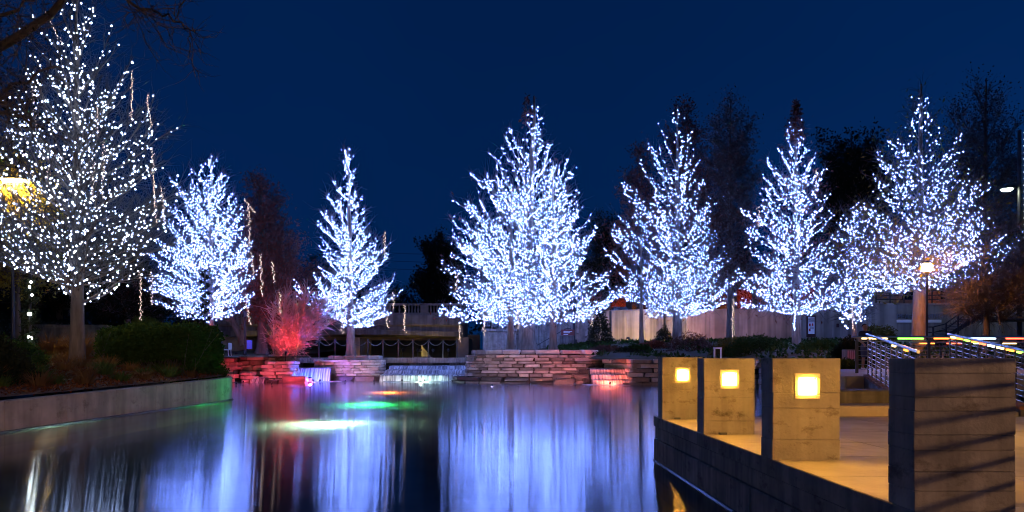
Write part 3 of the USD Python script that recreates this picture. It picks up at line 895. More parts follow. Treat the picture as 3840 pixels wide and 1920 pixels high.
def lit_tree(key, label, lights_label, tx, Y, zbase, prof, n, count, trunk_r, seed, ztop=None, elev=(15, 62), bulb_r=0.032, ntw=5000, step=.2, foliage=None, nleaf=0, separate=False, curve=1.35,
             bulb='bulb', bark='bark', inner=.25, tw='twig', zmin=None, subs=1.0, lean=(0, 0), jit=.07, lights=True, twl=(.25, .8), limb_r=.05, twr=.011, leaf=.3):
    rng = np.random.default_rng(seed)
    x = WX(tx, Y)
    pr = profile_fn(tx, Y, prof)
    zt = ztop or pr[0][-1] + .1
    tm, axis = trunk_mesh(rng, x, Y, zbase, zt, trunk_r, lean)
    limbs, shoots = grow(rng, x, Y, pr, int(n * 1.5), elev, zmin if zmin is not None else pr[0][0] - .3, inner, curve, subs, axis)
    t = Thing('lit_tree', label, 'tree', (x, Y, zbase), group='lit bare trees around the pond')
    t.part('trunk', tm, M[bark], smooth=True)
    lm = MB()
    for p in limbs:
        R = np.linalg.norm(p[-1] - p[0])
        m = limb_tube(p, limb_r * (.35 + .13 * R), 6 if separate else 4)
        if separate:
            t.part('limb', m, M[bark])
        else:
            lm.add(*m)
    if not separate:
        t.part('limbs', lm, M[bark], kind='stuff')
    tws = MB()
    A, B = segs(shoots)
    tws.add(*prisms(A, B, .018, .013))
    tg, tips = twigs(rng, limbs + shoots + shoots, ntw, twl, twr)
    tws.add(*tg)
    t.part('crown', tws, M[tw], kind='stuff')
    if foliage:
        i = rng.choice(len(tips), nleaf)
        P = tips[i] + rng.normal(0, .12, (nleaf, 3))
        if zt - pr[0][-1] > .5:         # foliage left on the bare top above the lights
            k = nleaf // 5
            zz = rng.uniform(pr[0][-1] - 1.5, zt, k)
            rr = (zt - zz) * .28 * np.sqrt(rng.uniform(0, 1, k)) + .05
            aa = rng.uniform(0, 6.28, k)
            P[:k] = np.stack([x + rr * np.cos(aa), Y + rr * np.sin(aa), zz], 1)
        t.part('foliage', leaves(P, leaf, rng, -.6, .35), M[foliage], kind='stuff')
    if lights:
        P = np.vstack([along(rng, limbs, step * .9, jit, .12), along(rng, shoots, step, jit), along(rng, [np.array([axis(pr[0][0]), axis(pr[0][-1] - .1)])], step * .35, trunk_r * .7)])
        # keep inside the outline of the lit part
        count = int(count * (1.75 if key == '1' else 1.7))
        if len(P) > count:      # more of them towards the ends of the limbs, some stretches of limb left dark
            hw = np.interp(P[:, 2], pr[0], (pr[1] + pr[2]) / 2) + .2
            wt = .25 + np.clip(np.hypot(P[:, 0] - x, P[:, 1] - Y) / hw, 0, 1)
            if key == '1':
                wt = .5 + .9 * (P[:, 2] - pr[0][0]) / (pr[0][-1] - pr[0][0])
            wt *= np.clip((meshkit.noise(P * .55, seed) - .22) * 4, .4, 1)
            P = P[rng.choice(len(P), count, replace=False, p=wt / wt.sum())]
        g = Thing('string_lights', lights_label, 'string lights', (x, Y, pr[0][0]), group='string lights wound through the bare trees')
        sz = bulb_r * rng.uniform(.75, 1.25, len(P))
        g.part('bulbs', bulbs(P, sz), M[bulb], kind='stuff')
    return t, limbs, shoots, axis


P1 = [(-60, 190, 200), (-10, 150, 245), (40, 115, 265), (100, 85, 305), (150, 75, 325), (215, 30, 345), (300, 10, 360), (370, -5, 385), (450, -15, 400), (530, -25, 415), (590, -35, 420), (640, -25, 400), (680, 30, 350)]
P2 = [(388, 500, 530), (420, 480, 560), (450, 455, 580), (500, 430, 600), (560, 415, 612), (620, 402, 620), (680, 393, 628), (740, 405, 625), (780, 430, 612), (802, 470, 560)]
P3 = [(372, 859, 866), (420, 850, 883), (470, 832, 898), (500, 820, 912), (560, 798, 935), (600, 800, 962), (640, 806, 965), (690, 798, 975), (715, 768, 990), (750, 782, 1000), (785, 800, 1020), (815, 850, 940)]
P4 = [(262, 1312, 1330), (300, 1287, 1335), (340, 1265, 1350), (365, 1240, 1380), (400, 1218, 1410), (470, 1197, 1425), (520, 1172, 1440), (580, 1165, 1445), (640, 1145, 1440), (700, 1140, 1430), (740, 1127, 1420), (775, 1132, 1410), (805, 1180, 1380)]
P4R = [(410, 1415, 1422), (450, 1395, 1450), (520, 1370, 1480), (580, 1340, 1500), (640, 1330, 1506), (700, 1320, 1520), (740, 1310, 1545), (775, 1320, 1545), (800, 1350, 1490)]
P4L = [(470, 1225, 1240), (540, 1195, 1290), (620, 1175, 1330), (700, 1165, 1350), (760, 1150, 1360), (800, 1180, 1340), (815, 1200, 1320)]
P5 = [(278, 1668, 1676), (320, 1640, 1700), (365, 1622, 1752), (420, 1602, 1760), (460, 1578, 1775), (520, 1562, 1790), (580, 1552, 1828), (640, 1542, 1845), (680, 1537, 1850), (740, 1522, 1860), (770, 1560, 1800), (790, 1620, 1740)]
P6 = [(300, 1976, 1985), (350, 1957, 2020), (400, 1932, 2055), (440, 1925, 2062), (480, 1890, 2050), (560, 1882, 2080), (600, 1887, 2080), (660, 1890, 2095), (720, 1852, 2120), (760, 1872, 2130), (785, 1960, 2090)]
P6B = [(520, 2138, 2148), (580, 2112, 2185), (640, 2097, 2205), (700, 2085, 2215), (750, 2080, 2200), (800, 2110, 2175)]
P7 = [(222, 2296, 2303), (280, 2262, 2330), (330, 2232, 2352), (380, 2216, 2400), (440, 2192, 2402), (500, 2172, 2450), (550, 2152, 2470), (600, 2142, 2500), (650, 2122, 2535), (690, 2130, 2500), (720, 2190, 2380)]

T1 = lit_tree('1', 'tallest lit tree, at the left edge, bare brown trunk in front of the clipped hedge', 'white string lights spread sparsely through the tall tree at the left edge', 77, 24.5, 1.15, P1, 72, 1050, .26, 101, ztop=15.5,
              elev=(22, 62), bulb_r=.036, ntw=6000, step=.26, separate=True, bulb='bulb_cool', tw='twig_pale', zmin=3.4, limb_r=.06, twl=(.3, .9), twr=.007, inner=.2)
T2 = lit_tree('2', 'rounded lit tree behind the right end of the hedge, with a violet-red trunk', 'dense white string lights in the rounded tree behind the hedge', 210, 50.3, 1.9, P2, 90, 2500, .33, 102, ntw=6000, elev=(8, 60))
T3 = lit_tree('3', 'slim pointed lit tree alone on the small round stone planter', 'white string lights tracing the arms of the slim pointed tree', 350.5, 55.6, 1.75, P3, 56, 1750, .36, 103, elev=(18, 60), separate=True, inner=.15, curve=1.5)
T4 = lit_tree('4', 'widest and thickest lit tree, central trunk on the big stone planter', 'dense white string lights on the widest tree in the middle', 527, 52.0, 2.2, P4, 120, 3300, .62, 104, ztop=WZ(95, 52), ntw=8000, foliage='leaf_rust', nleaf=700)
T4R = lit_tree('5', 'lit tree on the right side of the big stone planter, straight slender trunk', 'white string lights on the right-hand tree of the big planter', 553, 50.6, 2.2, P4R, 60, 1300, .30, 105, ntw=4000, foliage='leaf_rust', nleaf=300)
T4L = lit_tree('6', 'lit tree on the left side of the big stone planter, slightly leaning trunk', 'white string lights on the left-hand tree of the big planter', 510.5, 50.9, 2.2, P4L, 40, 700, .30, 106, ntw=2500)
T5 = lit_tree('7', 'broad lit tree before the golden and pink wall, right of the big planter', 'white string lights on the broad tree before the pink wall', 677.5, 57.0, 2.75, P5, 84, 2300, .42, 107, ztop=WZ(106, 57), ntw=7000, foliage='leaf_rust', nleaf=2600)
T6 = lit_tree('8', 'ragged lit tree with rusty top behind the largest pillar lamp', 'white string lights on the ragged rusty-topped tree', 796.5, 47.0, 1.6, P6, 64, 1650, .33, 108, ztop=WZ(101, 47), ntw=5000, foliage='leaf_rust', nleaf=2400)
T6B = lit_tree('9', 'small lit tree squeezed between two bigger ones at the right', 'white string lights on the small tree between two bigger ones at the right', 854, 44.0, 1.5, P6B, 30, 620, .2, 109, ntw=2200)
T7 = lit_tree('10', 'greenish lit tree on the right beside the orange street lamp', 'white string lights on the tree beside the orange street lamp', 919, 37.0, 1.5, P7, 88, 2500, .40, 110, ztop=WZ(84, 37), ntw=7000, foliage='leaf_olive', nleaf=5000, bulb_r=.027, leaf=.24)

# loose light strands that hang down from the lit trees: (x, y top, y bottom) in pixels of a 2576 wide picture
def strand(x, y0, y1, Y, label, warm=True, dx=0.0, r=None):
    rng = np.random.default_rng(int(x * 7 + y0))
    a, b = W(x * .39752, y0 * .39752, Y), W((x + dx) * .39752, y1 * .39752, Y)
    n = max(int(np.linalg.norm(b - a) / (.0016 * Y)), 5)
    s = np.linspace(0, 1, n)[:, None]
    p = a + (b - a) * s + rng.normal(0, .0011 * Y, (n, 3)) * [1, 1, .3]
    g = Thing('light_strand', label, 'light strand', a, group='loose light strands hanging from the trees')
    g.part('wire', tube(np.vstack([a, (a + b) / 2, b]), .006, 3), M['wire'])
    g.part('bulbs', bulbs(p, r or .00062 * Y), M['bulb_warm' if warm else 'bulb'], kind='stuff')


TL = 'of the tallest tree at the left edge'
for x, y0, y1, Y, lab, warm, dx in [
    (113, 30, 115, 23.5, 'pinkish light strand slanting down near the top ' + TL, True, 45),
    (333, 180, 300, 24, 'pinkish strand at the upper right ' + TL, True, -3),
    (370, 238, 320, 24, 'short crooked pinkish strand, rightmost ' + TL, True, 10),
    (383, 372, 470, 24, 'long pinkish light strand at the right edge ' + TL, True, 4),
    (388, 470, 560, 24.2, 'pinkish strand hanging in the lower right crown ' + TL, True, 6),
    (406, 470, 560, 24.3, 'pinkish strand touching the rounded tree behind the hedge', True, 8),
    (245, 270, 345, 23.8, 'pinkish strand right of the trunk ' + TL, True, 0),
    (262, 355, 500, 23.8, 'long pale strand inside the crown ' + TL, True, -4),
    (235, 400, 500, 23.8, 'pale strand close to the trunk ' + TL, True, -2),
    (80, 225, 320, 23.6, 'pinkish strand on the left flank ' + TL, True, 10),
    (125, 400, 470, 23.6, 'pale strand left of the trunk ' + TL, True, -6),
    (353, 685, 805, 23.9, 'bright strand hanging free above the left end of the hedge top', True, 1),
    (381, 685, 767, 24.0, 'bright strand hanging free, right one of the pair above the hedge', True, 2),
    (625, 520, 620, 49.5, 'long strand hanging right of the rounded tree', True, 2),
    (612, 500, 535, 49.5, 'short strand slanting off the right shoulder of the rounded tree', True, 28),
    (632, 635, 690, 49.5, 'strand hanging in front of the dark red tree, nearest the rounded tree', True, 8),
    (655, 640, 745, 50.5, 'strand hanging in the middle of the dark red tree', True, 4),
    (685, 660, 710, 50.5, 'short strand hanging at the right of the dark red tree', True, 6),
    (705, 738, 788, 50.5, 'strand hanging over the red bush', True, -1),
    (618, 740, 815, 49.2, 'strand at the low right corner of the rounded tree', True, 10),
    (968, 585, 650, 54.5, 'strand at the right side of the slim tree, highest one', True, 3),
    (1018, 768, 835, 54.5, 'strand at the right end of the lowest arm of the slim tree', True, -1),
    (990, 735, 775, 54.5, 'short strand below the right arms of the slim tree', True, 0),
    (975, 790, 825, 54.5, 'short strand under the lowest right arm of the slim tree', True, 0),
    (784, 765, 808, 54.5, 'strand under the lowest left arm of the slim tree', True, 1),
    (861, 800, 838, 54.2, 'strand beside the trunk of the slim tree', True, 1),
    (1157, 815, 858, 50, 'strand hanging at the lower left of the widest tree', True, 0),
    (1219, 800, 843, 49.5, 'strand hanging left of the three trunks on the big planter', True, -1),
    (1302, 785, 825, 49, 'strand hanging between the trunks on the big planter', True, 2),
    (1487, 790, 820, 49, 'strand at the lower right of the big planter trees', True, 0),
    (1150, 690, 740, 50, 'strand on the left flank of the widest tree', True, -5),
    (1845, 755, 858, 50, 'long strand before the grey-violet wall', True, -1),
    (1997, 775, 830, 46, 'strand along the trunk of the ragged tree', False, 2),
    (1908, 520, 570, 46, 'strand on the left of the ragged tree', True, 0),
    (2055, 430, 480, 46, 'strand on the upper right of the ragged tree', True, -3),
    (2145, 770, 830, 42, 'strand hanging low beside the poster wall', True, 2),
    (2165, 745, 800, 42, 'strand hanging low, right of the one by the poster wall', True, 0),
    (2378, 530, 575, 36, 'strand in the right half of the tree by the orange lamp', True, 4),
    (2345, 600, 640, 36, 'strand just above the orange lamp', True, 0),
    (2230, 650, 720, 36, 'strand in the lower left of the tree by the orange lamp', True, 0),
    (2440, 640, 690, 36, 'strand at the lower right of the tree by the orange lamp', True, -2)]:
    strand(x, y0, y1, Y, lab, warm, dx)
# lights looping under the ragged tree down to the poster wall, and low lights on the unlit trunk between
rng = np.random.default_rng(77)
lp = [W(q[0] * .39752, q[1] * .39752, 42.5) for q in [(2150, 700), (2160, 760), (2166, 790), (2175, 812), (2190, 822), (2205, 815)]] if False else [W(q[0] * .39752, q[1] * .39752, 42.5) for q in [(2113, 790), (2118, 808), (2126, 822), (2138, 828)]]
g = Thing('light_strand', 'string of large bright single bulbs curving down in front of the violet wall pillar', 'light strand', lp[0], group='loose light strands hanging from the trees')
g.part('wire', tube(np.array(lp), .006, 3), M['wire'])
g.part('bulbs', bulbs(along(rng, [np.array(lp)], .28, .03), .055), M['bulb'], kind='stuff')


def dark_tree(label, tx, Y, zbase, prof, n, trunk_r, seed, nleaf, foliage, leaf=.4, ntw=1500, group='unlit trees behind the lit ones', elev=(15, 60), spread=.3, name='dark_tree', clump=0):
    rng = np.random.default_rng(seed)
    x = WX(tx, Y)
    pr = profile_fn(tx, Y, prof)
    tm, axis = trunk_mesh(rng, x, Y, zbase, pr[0][-1], trunk_r)
    limbs, shoots = grow(rng, x, Y, pr, n, elev, max(pr[0][0] - .3, zbase + .6), .3, 1.2, .8, axis)
    t = Thing(name, label, 'tree', (x, Y, zbase), group=group)
    t.part('trunk', tm, M['bark_dark'], smooth=True)
    lm = MB()
    for p in limbs:
        lm.add(*limb_tube(p, .05 * (.35 + .13 * np.linalg.norm(p[-1] - p[0])), 4))
    t.part('limbs', lm, M['bark_dark'], kind='stuff')
    tg, tips = twigs(rng, limbs + shoots + shoots, ntw, (.3, .9), .014)
    A, B = segs(shoots)
    c = MB().add(*tg).add(*prisms(A, B, .02, .014))
    t.part('twigs', c, M['bark_dark'], kind='stuff')
    leaf, nleaf = leaf * .58, int(nleaf * 2.3)
    src = tips if not clump else tips[rng.choice(len(tips), clump)]
    P = src[rng.integers(len(src), size=nleaf)] + rng.normal(0, spread, (nleaf, 3))
    t.part('crown', leaves(P, leaf, rng, -.3, .45), M[foliage], kind='stuff')
    return t


dark_tree('dark reddish conifer between the rounded tree and the slim tree', 262, 58.5, 1.95, [(445, 648, 662), (480, 632, 680), (530, 625, 715), (580, 620, 740), (640, 620, 765), (700, 610, 790), (770, 620, 780), (800, 630, 740)], 60, .42, 201, 9000, 'leaf_rust', .45, 2500)
dark_tree('dark evergreen standing beyond the road bridge', 441, 96, 3.2, [(588, 1095, 1125), (610, 1070, 1150), (660, 1055, 1165), (720, 1035, 1170), (790, 1025, 1170)], 50, .5, 202, 9000, 'leaf_dark', .8, 1200)
dark_tree('thin dark tree with bare upright trunk between the pink wall and the ragged tree', 730.5, 55, 2.6, [(250, 1828, 1850), (300, 1800, 1875), (380, 1790, 1890), (470, 1780, 1895), (560, 1785, 1890), (640, 1795, 1890), (720, 1800, 1880)], 56, .34, 203, 5200, 'leaf_brown', .36, 2600)
dark_tree('dark rusty tree top showing left of the broad lit tree', 640, 66, 6.0, [(360, 1600, 1622), (420, 1580, 1640), (500, 1560, 1660), (600, 1545, 1680), (700, 1530, 1690)], 36, .36, 204, 4200, 'leaf_rust', .5, 1200)
dark_tree('dark rusty tree top showing right of the broad lit tree', 690, 66, 6.0, [(255, 1690, 1706), (320, 1680, 1730), (400, 1680, 1770), (480, 1690, 1800), (600, 1680, 1830)], 36, .36, 205, 3800, 'leaf_rust', .5, 1200)
dark_tree('dark round broadleaf tree behind, between the ragged tree and the lamp tree', 852, 74, 6.0, [(335, 2110, 2190), (360, 2080, 2215), (420, 2070, 2225), (500, 2065, 2230), (600, 2070, 2220), (660, 2090, 2200)], 50, .5, 206, 9000, 'leaf_dark', .7, 1500)
dark_tree('tall dark cypress at the right edge', 984, 52, 3.2, [(195, 2425, 2455), (240, 2395, 2500), (300, 2385, 2535), (380, 2385, 2560), (460, 2390, 2570), (560, 2395, 2575), (650, 2390, 2575), (720, 2400, 2570)], 70, .42, 207, 6500, 'leaf_brown', .34, 3500)
dark_tree('bare dark tree in front of the outdoor stairs', 986, 36, 1.5, [(560, 2440, 2530), (640, 2400, 2590), (700, 2390, 2600), (760, 2400, 2590), (800, 2420, 2570)], 34, .2, 208, 160, 'leaf_brown', .2, 4000, elev=(2, 40))
dark_tree('dark tree at the right, cut by the picture edge', 1035, 60, 4.0, [(480, 2570, 2640), (560, 2540, 2680), (650, 2520, 2700), (760, 2500, 2700)], 40, .3, 209, 3500, 'leaf_dark', .5, 1500)
dark_tree('yellow-green cypress lit by the street lamp behind the tallest tree', 16, 31.4, 1.9, [(410, 10, 60), (450, -20, 95), (500, -40, 118), (570, -60, 115), (640, -50, 105), (700, -30, 80)], 70, .22, 210, 17000, 'leaf_yellow', .30, 2200, group='trees on the left bank', name='cypress_tree')
dark_tree('dark tree behind the left bank, left of the garland posts', 60, 62, 3.0, [(560, 60, 230), (620, 20, 300), (700, -20, 340), (770, -20, 360)], 44, .35, 211, 6500, 'leaf_dark', .6, 1200, group='trees on the left bank')
dark_tree('dark low tree behind the hedge', 128, 60, 3.0, [(640, 300, 360), (690, 240, 400), (740, 210, 420), (790, 200, 430)], 40, .3, 212, 6000, 'leaf_dark', .55, 1000, group='trees on the left bank')
dark_tree('dark tree beyond the bridge, seen through the slim tree', 340, 100, 3.2, [(650, 800, 900), (690, 760, 940), (740, 740, 960), (800, 735, 985)], 36, .35, 213, 5000, 'leaf_dark', .7, 800)
dark_tree('dark shaggy tree between the two biggest crowns', 602, 70, 6.0, [(540, 1500, 1540), (600, 1480, 1560), (680, 1470, 1580), (740, 1470, 1580)], 36, .35, 214, 4500, 'leaf_dark', .5, 1000)
# far trees that close the view
FAR = ['distant dark tree behind the street lamp at the left edge', 'distant dark tree behind the crown of the tallest tree', 'distant dark tree between the tallest tree and the hedge top', 'distant dark tree behind the left half of the rounded lit tree',
       'distant dark tree behind the right half of the rounded lit tree', 'distant dark tree behind the dark reddish conifer', 'distant low dark tree right of the slim lit tree', 'distant dark tree behind the left half of the widest lit tree', 'distant dark tree behind the right half of the widest lit tree',
       'distant dark tree behind the broad lit tree', 'distant dark tree behind the thin unlit tree', 'distant dark tree behind the ragged lit tree', 'distant dark tree behind the orange street lamp', 'distant dark tree behind the outdoor stairs', 'distant dark tree at the right edge behind the tall pole']
rng = np.random.default_rng(5)
for k, (a, b, h) in enumerate([(-60, 40, 690), (60, 200, 700), (180, 330, 715), (300, 430, 700), (420, 560, 720), (540, 680, 705), (960, 1060, 735), (1180, 1330, 640), (1350, 1500, 640), (1640, 1800, 560), (1780, 1960, 590), (1960, 2120, 560), (2240, 2420, 560), (2420, 2560, 560), (2520, 2700, 520)]):
    m = (a + b) / 2
    dark_tree(FAR[k], m * .39752, 120 + rng.uniform(-8, 8), 3.3, [(h, m - 15, m + 15), (h + 30, a + 25, b - 25), (h + 80, a, b), (h + 170, a, b), (830, a + 20, b - 20)], 26, .4, 300 + k, 2600, 'leaf_dark', 1.1, 500, group='distant trees closing the view', spread=.7)

# overhanging oak, top left, whose trunk stands outside the picture
rng = np.random.default_rng(8)
t = Thing('oak_tree', 'dark overhanging oak limbs reaching in at the top left corner', 'tree', (-13.5, 14, .8))
tm, ax_ = trunk_mesh(rng, -13.5, 14, .7, 9.0, .42)
t.part('trunk', tm, M['bark_dark'], smooth=True)
OY = 14.0
mains = [[(-130, 120), (-20, 62), (0, 45), (30, 32), (52, 14), (70, -8), (100, -30)], [(-80, 190), (-10, 120), (0, 92), (18, 84), (40, 70), (60, 66)],
         [(40, -40), (90, -22), (118, -6), (135, 6), (150, 10), (165, 14), (180, 22), (190, 31)], [(-70, 60), (-5, 20), (20, 8), (40, -10)],
         [(-60, 150), (-5, 110), (20, 118), (36, 128), (45, 124)]]
lines = []
mains += [[(-135, 150), (-180, 60), (-240, -40), (-280, -150)], [(-132, 60), (-110, -60), (-60, -190), (-40, -330)], [(-138, 110), (-200, 90), (-300, 70), (-420, 30)]]
for q, rr in zip(mains, (.15, .06, .05, .07, .04, .13, .13, .12)):
    p = np.array([W(a, b, OY + rng.uniform(-.3, .3)) for a, b in q])
    p = resample(p, 22)
    p += rng.normal(0, .03, p.shape)
    t.part('limb', tube(p, rr * np.linspace(1, .3, 22), 8), M['bark_dark'])
    lines.append(p)
sh = []
for p in lines:
    for j in range(26):
        a = p[rng.integers(2, len(p))]
        d = rng.normal(0, 1, 3) * [1, .7, .8]
        d /= np.linalg.norm(d)
        L = rng.uniform(.4, 1.3)
        ss = np.linspace(0, 1, 5)[:, None]
        sh.append(a + d * L * ss + rng.normal(0, .07, (5, 3)) * ss)
A, B = segs(sh)
tg, tips = twigs(rng, sh, 2600, (.15, .45), .006)
t.part('twigs', MB().add(*prisms(A, B, .012, .008)).add(*tg), M['bark_dark'], kind='stuff')
P = tips[rng.integers(len(tips), size=1600)] + rng.normal(0, .06, (1600, 3))
P = P[(P[:, 0] < WX(75, OY)) | (rng.random(len(P)) < .25)]
t.part('foliage', leaves(P, .09, rng, -.2, .4), M['leaf_dark'], kind='stuff')
#@@OBJECTS
# ------------------------------------------------------------------ walls behind the far bank
def panel_wall(name, label, pa, pb, y, zb, za, zc, step, mat_, depth=.35, cap=True):
    """upright concrete panels from x = pa to pb at distance y, top height za at the left and zc at the right"""
    t = Thing(name, label, 'wall', ((pa + pb) / 2, y, zb))
    n = max(int(round((pb - pa) / step)), 1)
    e = np.linspace(pa, pb, n + 1)
    for i in range(n):
        ta, tb = za + (zc - za) * i / n, za + (zc - za) * (i + 1) / n
        a, b, o = e[i] + .008, e[i + 1] - .008, rngp.uniform(-.012, .012)
        pts = np.array([[a, y + o, zb], [b, y + o, zb], [a, y + o, ta], [b, y + o, tb]])
        t.part('panel', hull(np.vstack([pts, pts + [0, depth, 0]])), M[mat_])
    if cap:
        pts = np.array([[pa, y - .06, za + .003], [pb, y - .06, zc + .003], [pa, y - .06, za + .13], [pb, y - .06, zc + .13]])
        t.part('coping', hull(np.vstack([pts, pts + [0, depth + .12, 0]])), M[mat_])
    return t


WY = 62.0
panel_wall('retaining_wall', 'cream panel wall lit golden between the big planter and the broad lit tree', WX(606, WY), WX(686.5, WY), WY, 1.8, WZ(312, WY), WZ(309, WY), 1.9, 'concrete_wall')
panel_wall('retaining_wall', 'panel wall lit pink and violet behind the middle pillar lamp', WX(687, 60.5), WX(801, 60.5), 60.5, 1.8, WZ(311, 60.5), WZ(309, 60.5), 2.1, 'concrete_wall')
panel_wall('retaining_wall', 'tan wall with the hanging poster, left of the violet pillar', WX(801.5, 56), WX(862, 56), 56, 1.5, WZ(306, 56), WZ(306, 56), 2.4, 'concrete_wall')
panel_wall('retaining_wall', 'sloping wall rising to the right behind the trunks of the big planter', WX(500, WY), WX(605.5, WY), WY + .2, 1.2, WZ(330, WY), WZ(313, WY), 2.3, 'concrete_mid')
panel_wall('retaining_wall', 'grey wall carrying the raised lettering, left of the outdoor stairs', WX(871, 50), WX(1075, 50), 50, 1.2, WZ(305, 50), WZ(305, 50), 3.2, 'concrete_wall')
t = Thing('wall_pillar', 'tall violet-grey concrete pillar between poster wall and lettered wall', 'pillar', (WX(872, 54), 54, 1.5))
t.part('shaft', cbox(WX(862.5, 54), WX(884, 54), 53.4, 55.4, 1.2, WZ(303, 54), .05), M['concrete_wall'])
t.part('coping', cbox(WX(861.5, 54), WX(885, 54), 53.3, 55.5, WZ(303, 54) + .004, WZ(300.5, 54), .04), M['concrete_wall'])
# dark planter box building left of the trunks
t = Thing('pump_house', 'low dark concrete block behind the left trunk on the big planter', 'building', (WX(502, 59), 59, 1))
t.part('wall', cbox(WX(483, 59), WX(516, 59), 58.6, 60.5, .8, WZ(332, 59), .05), M['concrete_mid'])
t.part('roof', cbox(WX(481.5, 59), WX(517, 59), 58.4, 60.7, WZ(332, 59) + .004, WZ(329, 59), .05), M['concrete_mid'])
for k in range(4):
    t.part('window', cbox(WX(485 + 8 * k, 60), WX(491 + 8 * k, 60), 60.8, 60.9, WZ(327, 60), WZ(318.5, 60), .02), M['glass_dark'])
    t.part('post', cbox(WX(483 + 8 * k, 60), WX(484.4 + 8 * k, 60), 60.6, 60.78, WZ(329, 60), WZ(316, 60), .01), M['stucco'])
t.part('fascia', cbox(WX(480, 60), WX(520, 60), 60.2, 62, WZ(316, 60) + .004, WZ(312, 60), .04), M['stucco'])

# lettering on the grey wall
LY = 49.96
tm = meshkit.text_mesh('PEARL SPRING', .30, depth=.05)
tv = np.array(tm.vertices)
sc = 3.35 / (tv[:, 0].max() - tv[:, 0].min())
v = np.stack([WX(896.5, LY) + tv[:, 0] * sc, LY - tv[:, 2], WZ(318.6, LY) + tv[:, 1] * 1.15], 1)
t = Thing('wall_lettering', 'raised pale metal lettering with a white bar under it on the grey wall', 'sign', (WX(914, LY), LY, WZ(318, LY)))
t.part('letters', (v, np.array(tm.faces)), M['steel'])
t.part('bar', cbox(WX(896.5, LY), WX(941, LY), LY - .06, LY - .005, WZ(322.6, LY), WZ(319.8, LY), .01), M['white_paint'])

# poster
PY = 55.9
t = Thing('wall_poster', 'tall framed poster hanging on the tan wall', 'poster', (WX(810.5, PY), PY, WZ(326, PY)))
t.part('frame', cbox(WX(806, PY), WX(815.5, PY), PY - .1, PY - .01, WZ(337, PY), WZ(315.5, PY), .03), M['sign_brown'])
t.part('sheet', cbox(WX(807.6, PY), WX(813.9, PY), PY - .125, PY - .102, WZ(334, PY), WZ(317, PY), .004), M['white_paint'])
t.part('picture', cbox(WX(807.8, PY), WX(813.7, PY), PY - .135, PY - .127, WZ(322.4, PY), WZ(317.4, PY), .002), M['grey_print'])
for a, b, q in ((808.4, 323.6, 'red_print'), (811, 323.4, 'red_print'), (809.4, 326.4, 'grey_print'), (811.4, 326.6, 'grey_print'), (808.2, 328.6, 'red_print')):
    t.part('figure', cbox(WX(a, PY), WX(a + 1.7, PY), PY - .135, PY - .127, WZ(b + 2.6, PY), WZ(b, PY), .002), M[q])
t = Thing('junction_box', 'small dark box on the tan wall right of the poster', 'box', (WX(837, PY), PY, WZ(325, PY)))
t.part('case', cbox(WX(836, PY), WX(838.6, PY), PY - .1, PY - .005, WZ(327.4, PY), WZ(323.6, PY), .02), M['sign_brown'])
t.part('lid', cbox(WX(836.3, PY), WX(838.3, PY), PY - .115, PY - .102, WZ(327, PY), WZ(324, PY), .005), M['sign_brown'])

# information sign and hand rails by the sloping wall
SY = 59.0
t = Thing('information_sign', 'dark red information board with pale lines by the sloping wall', 'sign', (WX(570, SY), SY, 2.3))
t.part('board', cbox(WX(561, SY), WX(574.5, SY), SY - .08, SY, WZ(335.5, SY), WZ(329.5, SY), .015), M['sign_red'])
for k in range(3):
    t.part('text_line', cbox(WX(563.5, SY), WX(572 - k * 2, SY), SY - .09, SY - .083, WZ(331.6 + k * 1.5, SY), WZ(331.0 + k * 1.5, SY), .003), M['white_paint'])
t.part('base', cbox(WX(560.5, SY), WX(574, SY), SY - .04, SY + .3, WZ(344, SY), WZ(335.8, SY), .02), M['concrete_dark'])
t = Thing('stair_handrail', 'thin dark handrail climbing beside the trunks on the big planter', 'handrail', (WX(545, SY), SY, 2.2))
for a, b in (((534, 347), (566, 328.6)), ((566, 328.6), (571, 328.6))):
    p, q = W(*a, SY), W(*b, SY)
    t.part('rail', tube(np.array([p, (p + q) / 2, q]), .035, 6), M['metal_dark'])
for a, z in ((540, 343.5), (552, 336.7), (564, 329.8)):
    t.part('post', tube(np.array([[WX(a, SY), SY, WZ(351, SY)], [WX(a, SY), SY, WZ((z), SY)]]), .035, 6), M['metal_dark'])
# dark poles before the golden wall
for a, lab, top, Y in ((574, 'dark slim post at the right of the information board', 312, 60), (664.5, 'dark slim post before the golden wall, left of the broad tree', 296, 60), (610.5, 'leaning dark post at the left end of the golden wall', 311, 60)):
    t = Thing('post', lab, 'post', (WX(a, Y), Y, 2.4))
    t.part('shaft', tube(np.array([[WX(a, Y), Y, 2.0], [WX(a, Y), Y, WZ(top, Y)]]), .11, 8), M['metal_dark'])
    t.part('foot', cbox(WX(a, Y) - .25, WX(a, Y) + .25, Y - .25, Y + .25, 2.2, WZ(339.5, Y), .05), M['metal_dark'])
for a, lab, Y, r in ((641.5, 'slender rusty trunk before the golden wall', 56, .22),):
    rng = np.random.default_rng(15)
    t = Thing('young_tree', lab, 'tree', (WX(a, Y), Y, 2.6))
    tm, ax_ = trunk_mesh(rng, WX(a, Y), Y, 2.6, 13, r)
    t.part('trunk', tm, M['bark'], smooth=True)
    limbs, sh = grow(rng, WX(a, Y), Y, profile_fn(a, Y, [(560, 1600, 1630), (680, 1580, 1650), (780, 1590, 1640)]), 16, (20, 60), 6, .3, 1.3, .8, ax_)
    t.part('crown', MB().add(*prisms(*segs(limbs), .03, .02)).add(*twigs(rng, limbs + sh, 900, (.3, .7), .01)[0]), M['twig'], kind='stuff')

